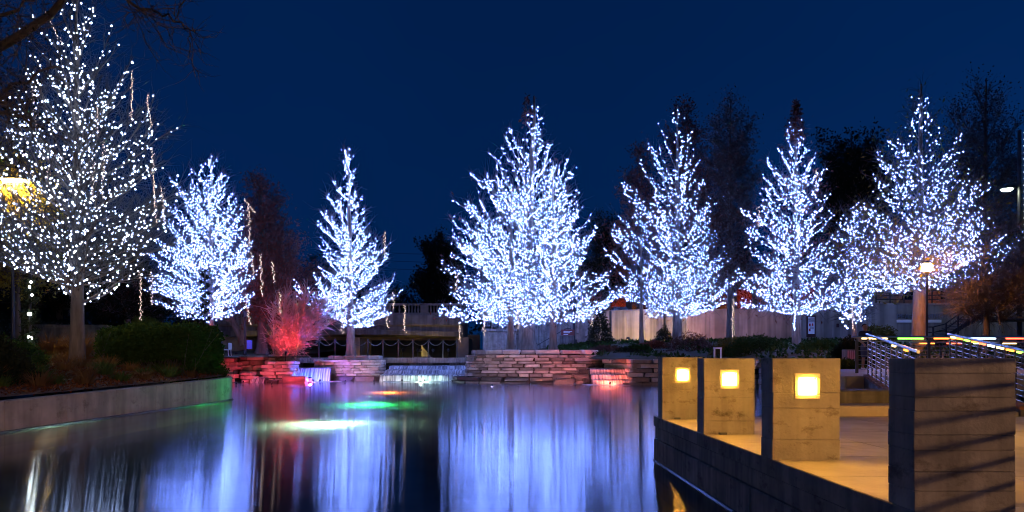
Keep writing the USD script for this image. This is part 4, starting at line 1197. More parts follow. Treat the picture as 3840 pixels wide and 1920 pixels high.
# buildings and cars on the street above, mostly behind the lit crowns
M['win_warm'] = glow('window_warm', (1.0, 0.26, 0.10), .10)
M['win_red'] = glow('window_red', (1.0, 0.10, 0.05), .16)
t = Thing('shop_building', 'low shop building with warm red-orange windows behind the lit trees', 'building', (WX(700, 92), 92, 6))
bx = [WX(585, 92), WX(842, 92)]
t.part('wall', cbox(bx[0], bx[1], 92, 104, 6.0, WZ(268, 92), .1), M['stucco'])
t.part('roof', cbox(bx[0] - .6, bx[1] + .6, 91.3, 104.6, WZ(268, 92) + .01, WZ(264, 92), .1), M['concrete_dark'])
for k in range(12):
    a = WX(590 + k * 21, 92)
    f = t.part('window', MB().box(a - .06, a, 91.9, 91.998, 8.0, 11.2).box(a + 2.0, a + 2.06, 91.9, 91.998, 8.0, 11.2).box(a + .001, a + 1.999, 91.9, 91.998, 8.0, 8.07).box(a + .001, a + 1.999, 91.9, 91.998, 11.13, 11.2), M['metal_dark'])
    t.part('pane', box(a + .002, a + 1.998, 91.93, 91.99, 8.072, 11.128), M['win_red' if k % 3 == 1 else 'win_warm'], parent=f)
    t.part('awning', hull(np.array([[a - .3, 91.98, 11.9], [a + 2.4, 91.98, 11.9], [a - .3, 91.1, 11.35], [a + 2.4, 91.1, 11.35], [a - .3, 91.98, 11.8], [a + 2.4, 91.98, 11.8]])), M['sign_red'])
M['tail'] = glow('tail_light', (1.0, 0.06, 0.03), 30.0)
M['amber'] = glow('amber_light', (1.0, 0.34, 0.06), 30.0)
for k, (a, z) in enumerate([(622, 0), (668, 0), (705, 0), (762, 0)]):
    x0, Y = WX(a, 76), 76.0
    t = Thing('parked_car', ['dark car with red tail lights above the golden wall, left one', 'dark car with red tail lights above the golden wall, behind the broad tree', 'dark car with amber lights above the pink wall', 'dark car with red tail lights left of the ragged tree'][k], 'car', (x0, Y, 6.0), group='cars on the street above the walls')
    side = np.array([[-2.1, .35], [2.1, .35], [2.15, .75], [1.9, .95], [1.0, 1.02], [-1.3, 1.05], [-2.1, .95], [-2.2, .6]])
    t.part('body', hull(np.array([[x0 + p[0], Y + y_, 6.0 + p[1]] for p in side for y_ in (0, 1.75)])), M['car_paint'])
    cab = np.array([[-1.35, 1.02], [1.0, 1.02], [.45, 1.45], [-.95, 1.47]])
    t.part('window', hull(np.array([[x0 + p[0], Y + y_, 6.01 + p[1]] for p in cab for y_ in (.1, 1.65)])), M['glass_dark'])
    for dx in (-1.3, 1.3):
        for dy in (-.03, 1.58):
            w = trimesh.creation.cylinder(.32, .2, sections=14)
            w.apply_transform(trimesh.transformations.rotation_matrix(math.pi / 2, [1, 0, 0]))
            w.apply_translation([x0 + dx, Y + dy + .1, 6.33])
            t.part('wheel', w, M['tyre'])
    for dy in (-.02, 1.5):
        t.part('tail_light', cbox(x0 - 2.24, x0 - 1.98, Y + dy, Y + dy + .27, 6.62, 6.86, .03), M['amber' if k == 2 else 'tail'])

# stair and terrace at the right
t = Thing('outdoor_stairs', 'dark metal stairs with railings climbing to the right behind the railing', 'stairs', (WX(950, 44), 44, 1.5))
y0, y1 = 44.0, 46.2
A0, A1 = W(908, 334, y0), W(932, 333, y0)
pts = [(905, 336), (917, 327), (933, 327), (945, 324), (972, 304.5), (996, 300)]
nst = 16
for k in range(nst):
    px_, py_ = 934 + k * 2.9, 344 - k * 1.72
    x, z = WX(px_, y0), WZ(py_, y0)
    t.part('tread', cbox(x, x + .22, y0, y1, z - .05, z, .01), M['metal_dark'])
for yy_ in (y0 - .08, y1 + .02):
    a, b = W(933, 347, yy_), W(983, 316.5, yy_)
    t.part('stringer', hull(np.array([a, b, a + [0, 0, .3], b + [0, 0, .3], a + [0, .05, 0], b + [0, .05, 0], a + [0, .05, .3], b + [0, .05, .3]])), M['metal_dark'])
    for off in (0, 5.5):
        P_ = [W(p[0], p[1] + off, yy_) for p in pts[1:5]] + [W(1005, 304.5 + off, yy_)]
        t.part('handrail', tube(np.array(P_), .045, 6), M['metal_dark'])
    for p in ((917, 327), (933, 327), (946, 323.5), (958, 314.8), (972, 304.5), (985, 304.5), (1000, 304.5)):
        a = W(p[0], p[1], yy_)
        t.part('post', cbox(a[0] - .05, a[0] + .05, yy_ - .05, yy_ + .05, a[2] - 1.25, a[2], .01), M['metal_dark'])
t.part('landing', cbox(WX(982, y0), WX(1060, y0), y0, y1, WZ(317, y0) - .2, WZ(317, y0), .02), M['concrete_dark'])
t.part('railing_foot', cbox(WX(903, y0), WX(934, y0), y0 - .1, y0 + .1, 2.0, WZ(336, y0), .02), M['concrete_dark'])

t = Thing('house', 'dark building with an orange lit corner behind the street lamp', 'building', (WX(960, 64), 64, 6))
t.part('wall', cbox(WX(895, 64), WX(1100, 64), 64, 76, 5.9, WZ(250, 64), .1), M['stucco'])
t.part('roof', cbox(WX(893, 64), WX(1105, 64), 63.4, 76.6, WZ(250, 64) + .01, WZ(246, 64), .1), M['concrete_dark'])
t.part('column', cbox(WX(926, 60), WX(938, 60), 59.6, 60.4, 5.2, WZ(268, 60), .04), M['brick'])
for k in range(6):
    a = WX(902 + 26 * k, 64)
    t.part('window', cbox(a, a + 1.6, 63.9, 63.998, 7.2, 9.6, .02), M['glass_dark'])
t = Thing('terrace_railing', 'dark railing along the top of the lettered wall', 'railing', (WX(960, 50.3), 50.3, WZ(304, 50)))
for k in range(12):
    a = WX(876 + 14 * k, 50.3)
    t.part('post', cbox(a - .04, a + .04, 50.26, 50.34, WZ(305, 50.3), WZ(291, 50.3), .008), M['metal_dark'])
for q in (291, 296, 300):
    t.part('rail', cbox(WX(876, 50.3), WX(1040, 50.3), 50.27, 50.33, WZ(q, 50.3), WZ(q, 50.3) + .06, .008), M['metal_dark'])

# ------------------------------------------------------------------ ramp, deck and lit railings on the right
DZ = 1.30
t = Thing('ramp', 'concrete ramp with brick edge rising from the plaza to the deck', 'ramp', (8.6, 14.6, .7))


def prism4(a, b, z0, h, w):
    """a bar from a to b (x, y, z of its top) of width w along x"""
    a, b = np.array(a, float), np.array(b, float)
    q = []
    for p in (a, b):
        for dx in (0, w):
            for dz in (0, -h):
                q.append(p + [dx, 0, dz])
    return hull(np.array(q))


t.part('slope', hull(np.array([[7.45, 12.4, .76], [9.2, 12.4, .76], [8.9, 16.8, DZ - .02], [10.65, 16.8, DZ - .02], [7.45, 12.4, -.5], [9.2, 12.4, -.5], [8.9, 16.8, -.5], [10.65, 16.8, -.5]])), M['pavement'])
for (xa, xb) in ((7.24, 8.66), (9.24, 10.68)):
    t.part('side_wall', hull(np.array([[xa, 12.4, .80], [xa + .2, 12.4, .80], [xb, 16.8, DZ - .02], [xb + .2, 16.8, DZ - .02], [xa, 12.4, -.5], [xa + .2, 12.4, -.5], [xb, 16.8, -.5], [xb + .2, 16.8, -.5]])), M['concrete_dark'])
    for k in range(14):
        s0, s1 = k / 14 + .004, (k + 1) / 14 - .004
        pa = np.array([xa + (xb - xa) * s0, 12.4 + 4.4 * s0, .80 + (DZ - .82) * s0 + .065])
        pb = np.array([xa + (xb - xa) * s1, 12.4 + 4.4 * s1, .80 + (DZ - .82) * s1 + .065])
        t.part('brick', prism4(pa - [.015, 0, 0], pb - [.015, 0, 0], 0, .062, .24), M['brick'])
struct('deck', cbox(8.2, 30, 16.82, 21.5, DZ - .35, DZ, .03), M['pavement'])
struct('deck', cbox(10.6, 44, 21.52, 27.4, DZ - .37, DZ - .003, .03), M['pavement'])

LEDS = {'white': (0.72, 0.86, 1.0), 'warm': (1.0, 0.62, 0.22), 'orange': (1.0, 0.22, 0.03), 'green': (0.28, 1.0, 0.06), 'red': (1.0, 0.10, 0.04), 'blue': (.3, .65, 1.0)}
for k, c in LEDS.items():
    M['led_' + k] = glow('led_' + k, c, 7.0)


def railing(label, a, b, nb, rods, leds, hgt=1.07, post='metal_post', pw=.045, ledlen=.6, loops=True):
    """posts, rods, a round handrail and a lamp under the handrail in each bay; a, b: floor points"""
    a, b = np.array(a, float), np.array(b, float)
    t = Thing('lit_railing', label, 'railing', (a + b) / 2, group=None)
    d = (b - a) / nb
    u = d / np.linalg.norm(d)
    up = np.array([0, 0, 1.0])
    side = np.cross(u, up)
    side /= np.linalg.norm(side)
    for i in range(nb + 1):
        p = a + d * i
        q = []
        for s1 in (-pw, pw):
            for s2 in (-.012, .012):
                for z in (0.0, hgt - .10):
                    q.append(p + side * s2 + u * [1, 1, 0] * s1 + up * z)
        t.part('post', hull(np.array(q)), M[post])
        if loops:
            s = np.linspace(0, math.pi, 7)
            c = p + up * (hgt - .075)
            t.part('bracket', tube(np.stack([c + u * .07 * math.cos(x) - up * .05 * math.sin(x) for x in s]), .011, 5), M['steel'])
    for r in range(rods):
        z = .12 + r * (hgt - .26) / (rods - 1)
        p = np.array([a + up * z, (a + b) / 2 + up * (z - .004), b + up * z])
        t.part('rod', tube(p, .0085, 6), M['steel'])
    t.part('handrail', tube(np.array([a - u * .15 + up * hgt, (a + b) / 2 + up * hgt, b + u * .15 + up * hgt]), .03, 10), M['steel'], smooth=40)
    for i, c in enumerate(leds):
        if c is None:
            continue
        p = a + d * (i + .5) + up * (hgt - .052)
        L = min(ledlen, np.linalg.norm(d) * .8) / 2
        q = []
        for s1 in (-L, L):
            for s2 in (-.02, .02):
                for z in (-.014, .018):
                    q.append(p + u * s1 + side * s2 + up * z)
        t.part('led_lamp', hull(np.array(q)), M['led_' + c])
    return t


railing('steel railing with lit rods down the left side of the ramp', (7.34, 12.4, .80), (8.76, 16.8, DZ - .05), 9, 9, [None, 'orange', None, 'warm', None, None, None, None, None], ledlen=.22)
railing('steel railing with lamps under the handrail down the right side of the ramp', (9.34, 12.4, .80), (10.78, 16.8, DZ - .05), 9, 9, ['green', 'orange', 'warm', 'white', 'red', 'orange', 'green', 'orange', 'warm'], ledlen=.3)
railing('straight railing across the deck with white, green and orange lamps', (10.2, 20.2, DZ), (16.6, 20.2, DZ), 6, 7, ['warm', 'green', 'orange', 'white', 'red', 'orange'], ledlen=.75)
railing('straight dim railing continuing the deck railing to the right picture edge', (16.9, 20.25, DZ), (22.0, 20.25, DZ), 5, 7, [None, None, None, None, None])
railing('farther railing of the deck with small red and white lamps', (16.0, 27.2, DZ), (29.0, 27.2, DZ), 12, 6, ['orange', 'red', 'white', 'warm', 'red', 'green', 'blue', 'white', 'orange', 'orange', 'green', 'red'], ledlen=.6)
railing('tall near railing at the right picture edge with bright rod ends', (8.75, 11.5, FLOOR), (10.6, 11.5, FLOOR), 3, 9, [None] * 3, loops=False)

# railing and bollard lamp beside the camera, out of view: they throw the slanting bands on the front pillar
t = Thing('side_railing', 'unseen steel railing beside the camera that shades the front pillar', 'railing', (3.9, 2.0, FLOOR))
for y in (0.0, 1.4, 2.8, 4.15):
    t.part('post', cbox(3.87, 3.93, y - .02, y + .02, FLOOR, FLOOR + 1.05, .005), M['metal_post'])
for z in (0.86, 0.99, 1.12, 1.25, 1.38, 1.51, 1.64, 1.77):
    t.part('rod', tube(np.array([[3.9, -.1, z], [3.9, 2.0, z], [3.9, 4.25, z]]), .015, 8), M['steel'])
M['unseen_side'] = glow('unseen_side_glow', (1.0, 0.52, 0.24), 2150.0)  # glow of the unseen lamp that lights the front pillar
t = Thing('bollard_lamp', 'unseen lamp on a short post beside the camera, lighting the front pillar', 'lamp', (6.55, .6, FLOOR))
t.part('post', tube(np.array([[6.55, .6, FLOOR], [6.55, .6, 1.84]]), .05, 10), M['metal_dark'])
t.part('globe', trimesh.creation.icosphere(2, .075).apply_translation([6.55, .6, 1.93]), M['unseen_side'])
t.part('cap', revolve([(.001, 2.03), (.07, 2.0), (.075, 1.985), (.001, 1.984)][::-1], (6.55, .6, 0), 10), M['metal_dark'])

t = Thing('bollard_lamp', 'unseen lamp right of the plaza outside the picture, lighting the floor', 'lamp', (7.7, 7.4, FLOOR))  # out of view, placed to give the plaza floor its golden light
M['unseen_gold'] = glow('unseen_gold', (1.0, .50, .06), 1700.0)
t.part('post', tube(np.array([[7.7, 7.4, FLOOR], [7.7, 7.4, 1.9]]), .05, 10), M['metal_dark'])
t.part('globe', trimesh.creation.icosphere(2, .08).apply_translation([7.7, 7.4, 2.0]), M['unseen_gold'])
t.part('cap', revolve([(.10, 2.085), (.11, 2.10), (.001, 2.13)], (7.7, 7.4, 0), 10), M['metal_dark'])

# person on the deck
def person():
    import manifold3d as m3
    Y, x0 = 26.0, WX(866, 26.0)
    b = DZ
    j = {'pel': ((x0, Y, b + .93), .145), 'wst': ((x0 - .01, Y + .01, b + 1.10), .125), 'chs': ((x0 - .02, Y + .02, b + 1.32), .155), 'nek': ((x0 - .03, Y + .02, b + 1.48), .06), 'hd': ((x0 - .05, Y + .0, b + 1.62), .098), 'chin': ((x0 - .06, Y - .05, b + 1.555), .06),
         'ls': ((x0 - .19, Y + .02, b + 1.40), .07), 'rs': ((x0 + .16, Y + .02, b + 1.40), .07), 'le': ((x0 - .25, Y + .0, b + 1.13), .048), 're': ((x0 + .22, Y + .0, b + 1.13), .048), 'lw': ((x0 - .17, Y - .17, b + .98), .034), 'rw': ((x0 + .2, Y - .14, b + .92), .034),
         'lh': ((x0 - .09, Y, b + .88), .10), 'rh': ((x0 + .09, Y, b + .88), .10), 'lk': ((x0 - .10, Y - .02, b + .49), .062), 'rk': ((x0 + .12, Y + .03, b + .49), .062), 'la': ((x0 - .11, Y + .03, b + .09), .042), 'ra': ((x0 + .14, Y + .08, b + .09), .042), 'lt': ((x0 - .13, Y - .12, b + .035), .034), 'rt': ((x0 + .16, Y - .07, b + .035), .034)}

    def ball(q, s=1.0):
        (c, r) = j[q]
        return m3.Manifold.sphere(r * s, 20).translate(c)

    def bone(a, c, s=1.0):
        return m3.Manifold.batch_hull([ball(a, s), ball(c, s)])

    def body(bones, s=1.0):
        m = m3.Manifold()
        for a, c in bones:
            m = m + bone(a, c, s)
        return m

    def smooth(m, n=4):
        g = m.refine_to_length(.04).to_mesh()
        tm_ = trimesh.Trimesh(g.vert_properties[:, :3], g.tri_verts, process=True)
        trimesh.smoothing.filter_taubin(tm_, iterations=n)
        return tm_

    hands = m3.Manifold()
    for w, sgn in (('lw', 1), ('rw', -1)):
        c = np.array(j[w][0])
        palm = m3.Manifold.batch_hull([m3.Manifold.sphere(.022, 10).translate(tuple(c + q)) for q in ([0, 0, 0], [-.02, -.06, -.05], [.02, -.06, -.05])])
        hands = hands + palm
        for f_ in range(4):
            o = c + [-.027 + .018 * f_, -.06, -.055]
            L = (.05, .058, .055, .042)[f_]
            hands = hands + m3.Manifold.batch_hull([m3.Manifold.sphere(.009, 8).translate(tuple(o)), m3.Manifold.sphere(.008, 8).translate(tuple(o + [0, -.02, -L]))])
        hands = hands + m3.Manifold.batch_hull([m3.Manifold.sphere(.011, 8).translate(tuple(c + [sgn * .02, -.02, -.01])), m3.Manifold.sphere(.009, 8).translate(tuple(c + [sgn * .05, -.055, -.03]))])
    skin = body([('pel', 'wst'), ('wst', 'chs'), ('chs', 'nek'), ('nek', 'hd'), ('hd', 'chin'), ('chs', 'ls'), ('chs', 'rs'), ('ls', 'le'), ('rs', 're'), ('le', 'lw'), ('re', 'rw'), ('pel', 'lh'), ('pel', 'rh'), ('lh', 'lk'), ('rh', 'rk'), ('lk', 'la'), ('rk', 'ra'), ('la', 'lt'), ('ra', 'rt')]) + hands
    nose = m3.Manifold.sphere(.018, 8).translate((x0 - .06, Y - .105, b + 1.60))
    t = Thing('person', 'person in dark shirt and blue-grey shorts standing behind the ramp railing', 'person', (x0, Y, b))
    t.part('body', smooth(skin + nose), M['skin'], smooth=True)
    sh = body([('pel', 'wst'), ('wst', 'chs'), ('chs', 'ls'), ('chs', 'rs')], 1.1) + m3.Manifold.batch_hull([ball('ls', 1.12), m3.Manifold.sphere(.064, 16).translate(tuple(np.array(j['ls'][0]) * .45 + np.array(j['le'][0]) * .55))]) + m3.Manifold.batch_hull([ball('rs', 1.12), m3.Manifold.sphere(.064, 16).translate(tuple(np.array(j['rs'][0]) * .45 + np.array(j['re'][0]) * .55))])
    t.part('shirt', smooth(sh), M['shirt'], smooth=True)
    so = body([('pel', 'lh'), ('pel', 'rh')], 1.1) + m3.Manifold.batch_hull([ball('lh', 1.1), m3.Manifold.sphere(.095, 16).translate(tuple(np.array(j['lk'][0]) + [0, 0, .05]))]) + m3.Manifold.batch_hull([ball('rh', 1.1), m3.Manifold.sphere(.095, 16).translate(tuple(np.array(j['rk'][0]) + [0, 0, .05]))])
    t.part('shorts', smooth(so), M['shorts'], smooth=True)
    hair = m3.Manifold.sphere(.108, 20).translate((x0 - .045, Y + .02, b + 1.645)) - m3.Manifold.cube((.4, .3, .3), True).translate((x0 - .05, Y - .16, b + 1.56)) - m3.Manifold.cube((.4, .4, .2), True).translate((x0, Y, b + 1.49))
    t.part('hair', smooth(hair, 3), M['hair'], smooth=True)
    for k, q in enumerate(('la', 'ra')):
        p, q2 = np.array(j[q][0]), np.array(j[('lt', 'rt')[k]][0])
        t.part('shoe', hull(np.array([c + d * r_ for c, r_ in ((p - [0, -.03, .03], .055), (q2, .05)) for d in trimesh.creation.icosphere(1).vertices * [1, 1, .6]]) + [0, 0, 0]), M['white_paint'])


person()

# stones on the bank between the lamp pillar and the ramp, and a red lamp among them
rng = np.random.default_rng(19)
for k, (a, b_, Y, sx, sz, lab) in enumerate([(845, 383, 31.0, .8, .35, 'dark rock behind the step, left one of the pile'), (853, 378, 31.6, .9, .38, 'dark rock behind the step, topmost of the pile'), (858, 388, 30.6, .9, .35, 'dark rock behind the step, lowest of the pile'), (862, 381, 31.2, .8, .3, 'dark rock behind the step, right one of the pile')]):
    c = W(a, b_, Y)
    single('rock', stone_mesh(c, (sx, .6, sz), rng.uniform(-.3, .3), rng, .25), M['limestone_dark'], lab, 'rock')

# ------------------------------------------------------------------ plants
def bush(name, label, cat, c, r, n, leaf, mat_, seed, stems=8, group=None, flat=False, squash=1.0, lump=.35, stem_mat='twig', up=.2):
    rng = np.random.default_rng(seed)
    c, r = np.array(c, float), np.array(r, float)
    d = rng.normal(size=(n, 3))
    d /= np.linalg.norm(d, axis=1, keepdims=True)
    d[:, 2] = np.abs(d[:, 2])
    k = 1 - lump + lump * 2 * meshkit.fbm(d * 2.2 + seed, 3, seed)
    rad = rng.uniform(.35, 1, (n, 1)) ** (1 / 3)
    P = c + d * r * rad * k[:, None]
    t = Thing(name, label, cat, c, group=group)
    t.part('foliage', leaves(P, leaf, rng, up, .5), M[mat_], kind='stuff')
    st = MB()
    for i in range(stems):
        e = c + (P[rng.integers(n)] - c) * .9
        m = (c + e) / 2 + rng.normal(0, .06, 3)
        st.add(*tube(np.array([c + rng.normal(0, .05, 3) * [1, 1, 0] - [0, 0, .05], m, e]), [.03, .02, .008], 4, cap=False))
    t.part('stems', st, M[stem_mat], kind='stuff')
    return t


# the clipped hedge: leaves over a lumpy block
rng = np.random.default_rng(31)
hx0, hx1, hy0, hy1, hz = -16.1, -12.15, 25.9, 29.4, 3.02
n = 52000
face = rng.choice(4, n, p=[.46, .28, .14, .12])
uu, vv = rng.uniform(0, 1, n), rng.uniform(0, 1, n)
P = np.zeros((n, 3))
dz = np.where(rng.random(n) < .75, np.abs(rng.normal(0, .2, n)), rng.normal(-.03, .07, n))
for k in range(4):
    q = face == k
    if k == 0:
        P[q] = np.stack([hx0 + (hx1 - hx0) * uu[q], hy0 + dz[q], .9 + (hz - .9) * vv[q]], 1)
    elif k == 1:
        P[q] = np.stack([hx0 + (hx1 - hx0) * uu[q], hy0 + (hy1 - hy0) * vv[q], hz - dz[q] * .7], 1)
    elif k == 2:
        P[q] = np.stack([hx1 - dz[q], hy0 + (hy1 - hy0) * uu[q], .9 + (hz - .9) * vv[q]], 1)
    else:
        P[q] = np.stack([hx0 + dz[q], hy0 + (hy1 - hy0) * uu[q], .9 + (hz - .9) * vv[q]], 1)
cen = np.array([(hx0 + hx1) / 2, (hy0 + hy1) / 2, 1.6])
lump = meshkit.fbm(P * 0.9, 4, 3) - .5
edge_ = np.clip((np.abs(P - cen) / np.array([(hx1 - hx0) / 2, (hy1 - hy0) / 2, 1.45])), 0, 1)
rnd = np.sort(edge_, axis=1)[:, 1:].prod(1)          # round the corners off
P = cen + (P - cen) * (1 + .30 * lump - .16 * rnd ** 3)[:, None]
thin = (P[:, 2] < 1.7) & (meshkit.noise(P * 1.3, 7) > .45)
P = P[~thin]
t = Thing('hedge', 'big clipped dark green hedge right of the trunk of the tallest tree', 'hedge', (cen[0], cen[1], .9))
t.part('foliage', leaves(P, rng.uniform(.09, .19, len(P)), rng, .1, .5), M['leaf_green'], kind='stuff')
st = MB()
for k in range(170):
    b_ = np.array([rng.uniform(hx0 + .3, hx1 - .2), hy0 + rng.uniform(.15, .7), .85 + .1])
    e = b_ + [rng.normal(0, .45), rng.uniform(-.35, .3), rng.uniform(.5, 1.9)]
    st.add(*tube(np.array([b_, (b_ + e) / 2 + rng.normal(0, .1, 3), e]), [.016, .012, .006], 4, cap=False))
t.part('stems', st, M['twig'], kind='stuff')
inn = cbox(hx0 + .7, hx1 - .7, hy0 + .75, hy1 - .6, .8, hz - .7, .3)
t.part('inner_growth', inn, M['leaf_dark'])

bush('shrub', 'dark rounded shrub at the left picture edge above the wall', 'shrub', (-14.6, 18.6, .95), (1.35, 1.2, 1.45), 9000, .12, 'leaf_dark', 41)
bush('shrub', 'dark green shrub behind the one at the left picture edge', 'shrub', (-16.9, 22.3, 1.2), (1.5, 1.3, 1.35), 7000, .12, 'leaf_green', 42)
bush('shrub', 'low dark shrub at the nose of the curved wall under the hedge', 'shrub', (-12.75, 28.7, .85), (.75, .65, .75), 4500, .10, 'leaf_green', 43)
bush('shrub', 'pale blue-grey shrub showing over the hedge beside the hanging strands', 'shrub', (WX(146, 34), 34, 3.0), (.9, .8, .75), 3500, .10, 'blade_green', 44)
bush('shrub', 'round olive shrub in front of the lettered wall, left of the trunk', 'shrub', (WX(880, 46), 46, 2.6), (1.25, 1.0, 1.35), 4500, .12, 'leaf_olive', 45)
bush('shrub', 'leafy shrub before the pink wall, left of the ragged tree', 'shrub', (WX(760, 44.5), 44.8, 1.65), (2.3, 1.2, 1.5), 6500, .14, 'leaf_green', 46)
bush('shrub', 'leafy shrub before the pink wall, nearest the slender dark trunk', 'shrub', (WX(735, 45.5), 46, 1.7), (1.6, 1.0, 1.25), 4500, .14, 'leaf_olive', 47)
bush('shrub', 'shrub right of the ragged tree under the poster', 'shrub', (WX(822, 42), 42.5, 1.55), (1.7, 1.0, 1.35), 5200, .13, 'leaf_green', 48)
bush('shrub', 'dark glossy shrub below the violet pillar', 'shrub', (WX(856, 33), 33.4, 1.25), (1.0, .8, 1.5), 5200, .13, 'leaf_dark', 49)
bush('shrub', 'yellow-green grassy shrub behind the largest lamp pillar', 'shrub', (WX(848, 29), 29.2, 1.05), (1.0, .6, .6), 3800, .12, 'blade_green', 50)
bush('shrub', 'sparse upright shrub before the cream wall, right of the information board', 'shrub', (WX(600, 57), 57.4, 2.5), (1.1, .9, 3.4), 2400, .2, 'leaf_dark', 51, stems=14)
bush('shrub', 'pale violet shrub behind the farthest pillar lamp', 'shrub', (WX(690, 50), 50, 2.1), (1.9, 1.0, 1.4), 3800, .12, 'leaf_brown', 52)
bush('shrub', 'low dark shrub on the bank above the small cascade', 'shrub', (WX(632, 48.3), 48.6, 1.6), (1.6, 1.0, .9), 3500, .13, 'leaf_dark', 53)
bush('shrub', 'ivy-like dark shrub at the foot of the broad lit tree', 'shrub', (WX(665, 56), 56.4, 2.5), (.8, .7, 1.9), 2200, .14, 'leaf_dark', 54)
# dark planted slope on the left behind the hedge
rng = np.random.default_rng(61)
n = 14000
x, y = rng.uniform(-62, -27, n), rng.uniform(40, 60, n)
z = 2.0 + .12 * np.clip(-x - 27, 0, 30) + .06 * (y - 40) + .5 * meshkit.fbm(np.stack([x * .5, y * .5, x * 0], -1), 3, 4)
single('ground_cover', leaves(np.stack([x, y, z], 1), .30, rng, .5, .6), M['leaf_dark'], 'dark low ground cover on the slope behind the hedge', 'ground cover', kind='stuff')

# low planting all over the far bank on the right
rng = np.random.default_rng(63)
x = rng.uniform(3, 30, 9000)
e_ = np.interp(x, shore[:, 0], shore[:, 1])
y = e_ + .8 + (60.5 - e_ - .8) * rng.uniform(0, 1, 9000)
keep = meshkit.fbm(np.stack([x * .35, y * .35, x * 0], -1), 3, 8) > .42
x, y = x[keep], y[keep]
single('ground_cover', leaves(np.stack([x, y, right_ground(x, y) + .02], 1), .32, rng, .7, .45), M['leaf_green'], 'patchy low planting on the far bank below the retaining walls', 'ground cover', kind='stuff')
bush('shrub', 'low shrub on the bank just right of the big planter', 'shrub', (WX(606, 50), 50.5, 1.9), (1.5, 1.0, .8), 3200, .14, 'leaf_brown', 55)
bush('shrub', 'reddish low shrub before the right end of the cream wall', 'shrub', (WX(655, 52), 52.5, 2.2), (1.4, 1.0, .9), 3200, .14, 'leaf_rust', 56)
bush('shrub', 'dark shrub at the foot of the slender rusty trunk', 'shrub', (WX(640, 49), 49.5, 1.9), (1.3, .9, .9), 3200, .14, 'leaf_green', 57)

# red bare bush on the stone wall
rng = np.random.default_rng(71)
bb = np.array([WX(283, 51.6), 51.8, 1.9])
t = Thing('red_bush', 'bare many stemmed bush glowing red on the stone wall', 'shrub', bb)
sts = []
for k in range(34):
    az = rng.uniform(0, 6.28)
    L = rng.uniform(2.6, 5.4)
    el = rng.uniform(.75, 1.45)
    d = np.array([math.cos(az) * math.cos(el) + .30, .6 * math.sin(az) * math.cos(el), math.sin(el)])
    s = np.linspace(0, 1, 6)[:, None]
    p = bb + [rng.normal(0, .35), rng.normal(0, .2), -.1] + d * L * s + rng.normal(0, .06, (6, 3)) * s + np.array([.5, 0, -.25]) * s ** 2 * rng.uniform(-.6, 1.2)
    sts.append(p)
    if k < 16:
        t.part('stem', tube(p, .045 * np.linspace(1, .3, 6), 5, cap=False), M['twig_bush'])
sm = MB()
for p in sts[16:]:
    sm.add(*tube(p, .035 * np.linspace(1, .3, 6), 4, cap=False))
sm.add(*twigs(rng, sts, 2600, (.3, .9), .022)[0])
t.part('twigs', sm, M['twig_bush'], kind='stuff')

# leaning pale trunk and lamp post under the bridge end
rng = np.random.default_rng(72)
t = Thing('leaning_tree', 'leaning forked trunk lit tan left of the dark reddish conifer', 'tree', (WX(242, 62), 62, 1.9))
for pts_, r in (([(243, 345), (240, 336), (236, 328), (232, 320), (226, 312)], .34), ([(243, 345), (243.5, 334), (244, 322), (246, 308)], .3), ([(233, 322), (226, 319), (219, 316)], .16)):
    p = resample(np.array([W(a, b_, 62) for a, b_ in pts_]), 9)
    t.part('trunk' if r > .2 else 'limb', tube(p, r * np.linspace(1, .6, 9), 8), M['bark'], smooth=True)

# grass, mulch and litter on the left bed
rng = np.random.default_rng(81)
n = 9000
y = rng.uniform(16, 29, n)
e_ = np.interp(y, left_line[:9, 1], left_line[:9, 0])
d_ = rng.uniform(.35, 6, n) ** 1.0
x = e_ - d_
P = np.stack([x, y, left_ground(x, y) + .02], 1)
single('leaf_litter', leaves(P, .10, rng, .15, .5), M['leaf_litter'], 'rusty fallen leaves and bark mulch on the bed above the curved wall', 'leaf litter', kind='stuff')


def clump(c, n, h, mat_, seed, label, spread=.25):
    rng = np.random.default_rng(seed)
    c = np.array(c, float)
    az = rng.uniform(0, 6.28, n)
    r = rng.uniform(.0, spread, n)
    L = h * rng.uniform(.6, 1.15, n)
    out = rng.uniform(.2, .8, n)
    o = c + np.stack([np.cos(az) * r, np.sin(az) * r, np.zeros(n)], 1)
    D = np.stack([np.cos(az) * out, np.sin(az) * out, np.ones(n)], 1)
    v = []
    w = np.stack([-np.sin(az), np.cos(az), np.zeros(n)], 1) * .012
    for s, k in ((0, 1.0), (.5, .8), (1, .05)):
        q = o + D * (L * s)[:, None] * [1, 1, 1] - np.array([0, 0, 1]) * (L * out * .55 * s * s)[:, None] + D * [1, 1, 0] * (L * .5 * s * s)[:, None]
        v += [q - w * k, q + w * k]
    v = np.stack(v, 1).reshape(-1, 3)
    f = (np.arange(n)[:, None, None] * 6 + np.array([[0, 1, 3], [0, 3, 2], [2, 3, 5], [2, 5, 4]])[None]).reshape(-1, 3)
    return single('grass_clump', (v, f), M[mat_], label, 'grass', group='grass clumps on the left bed')


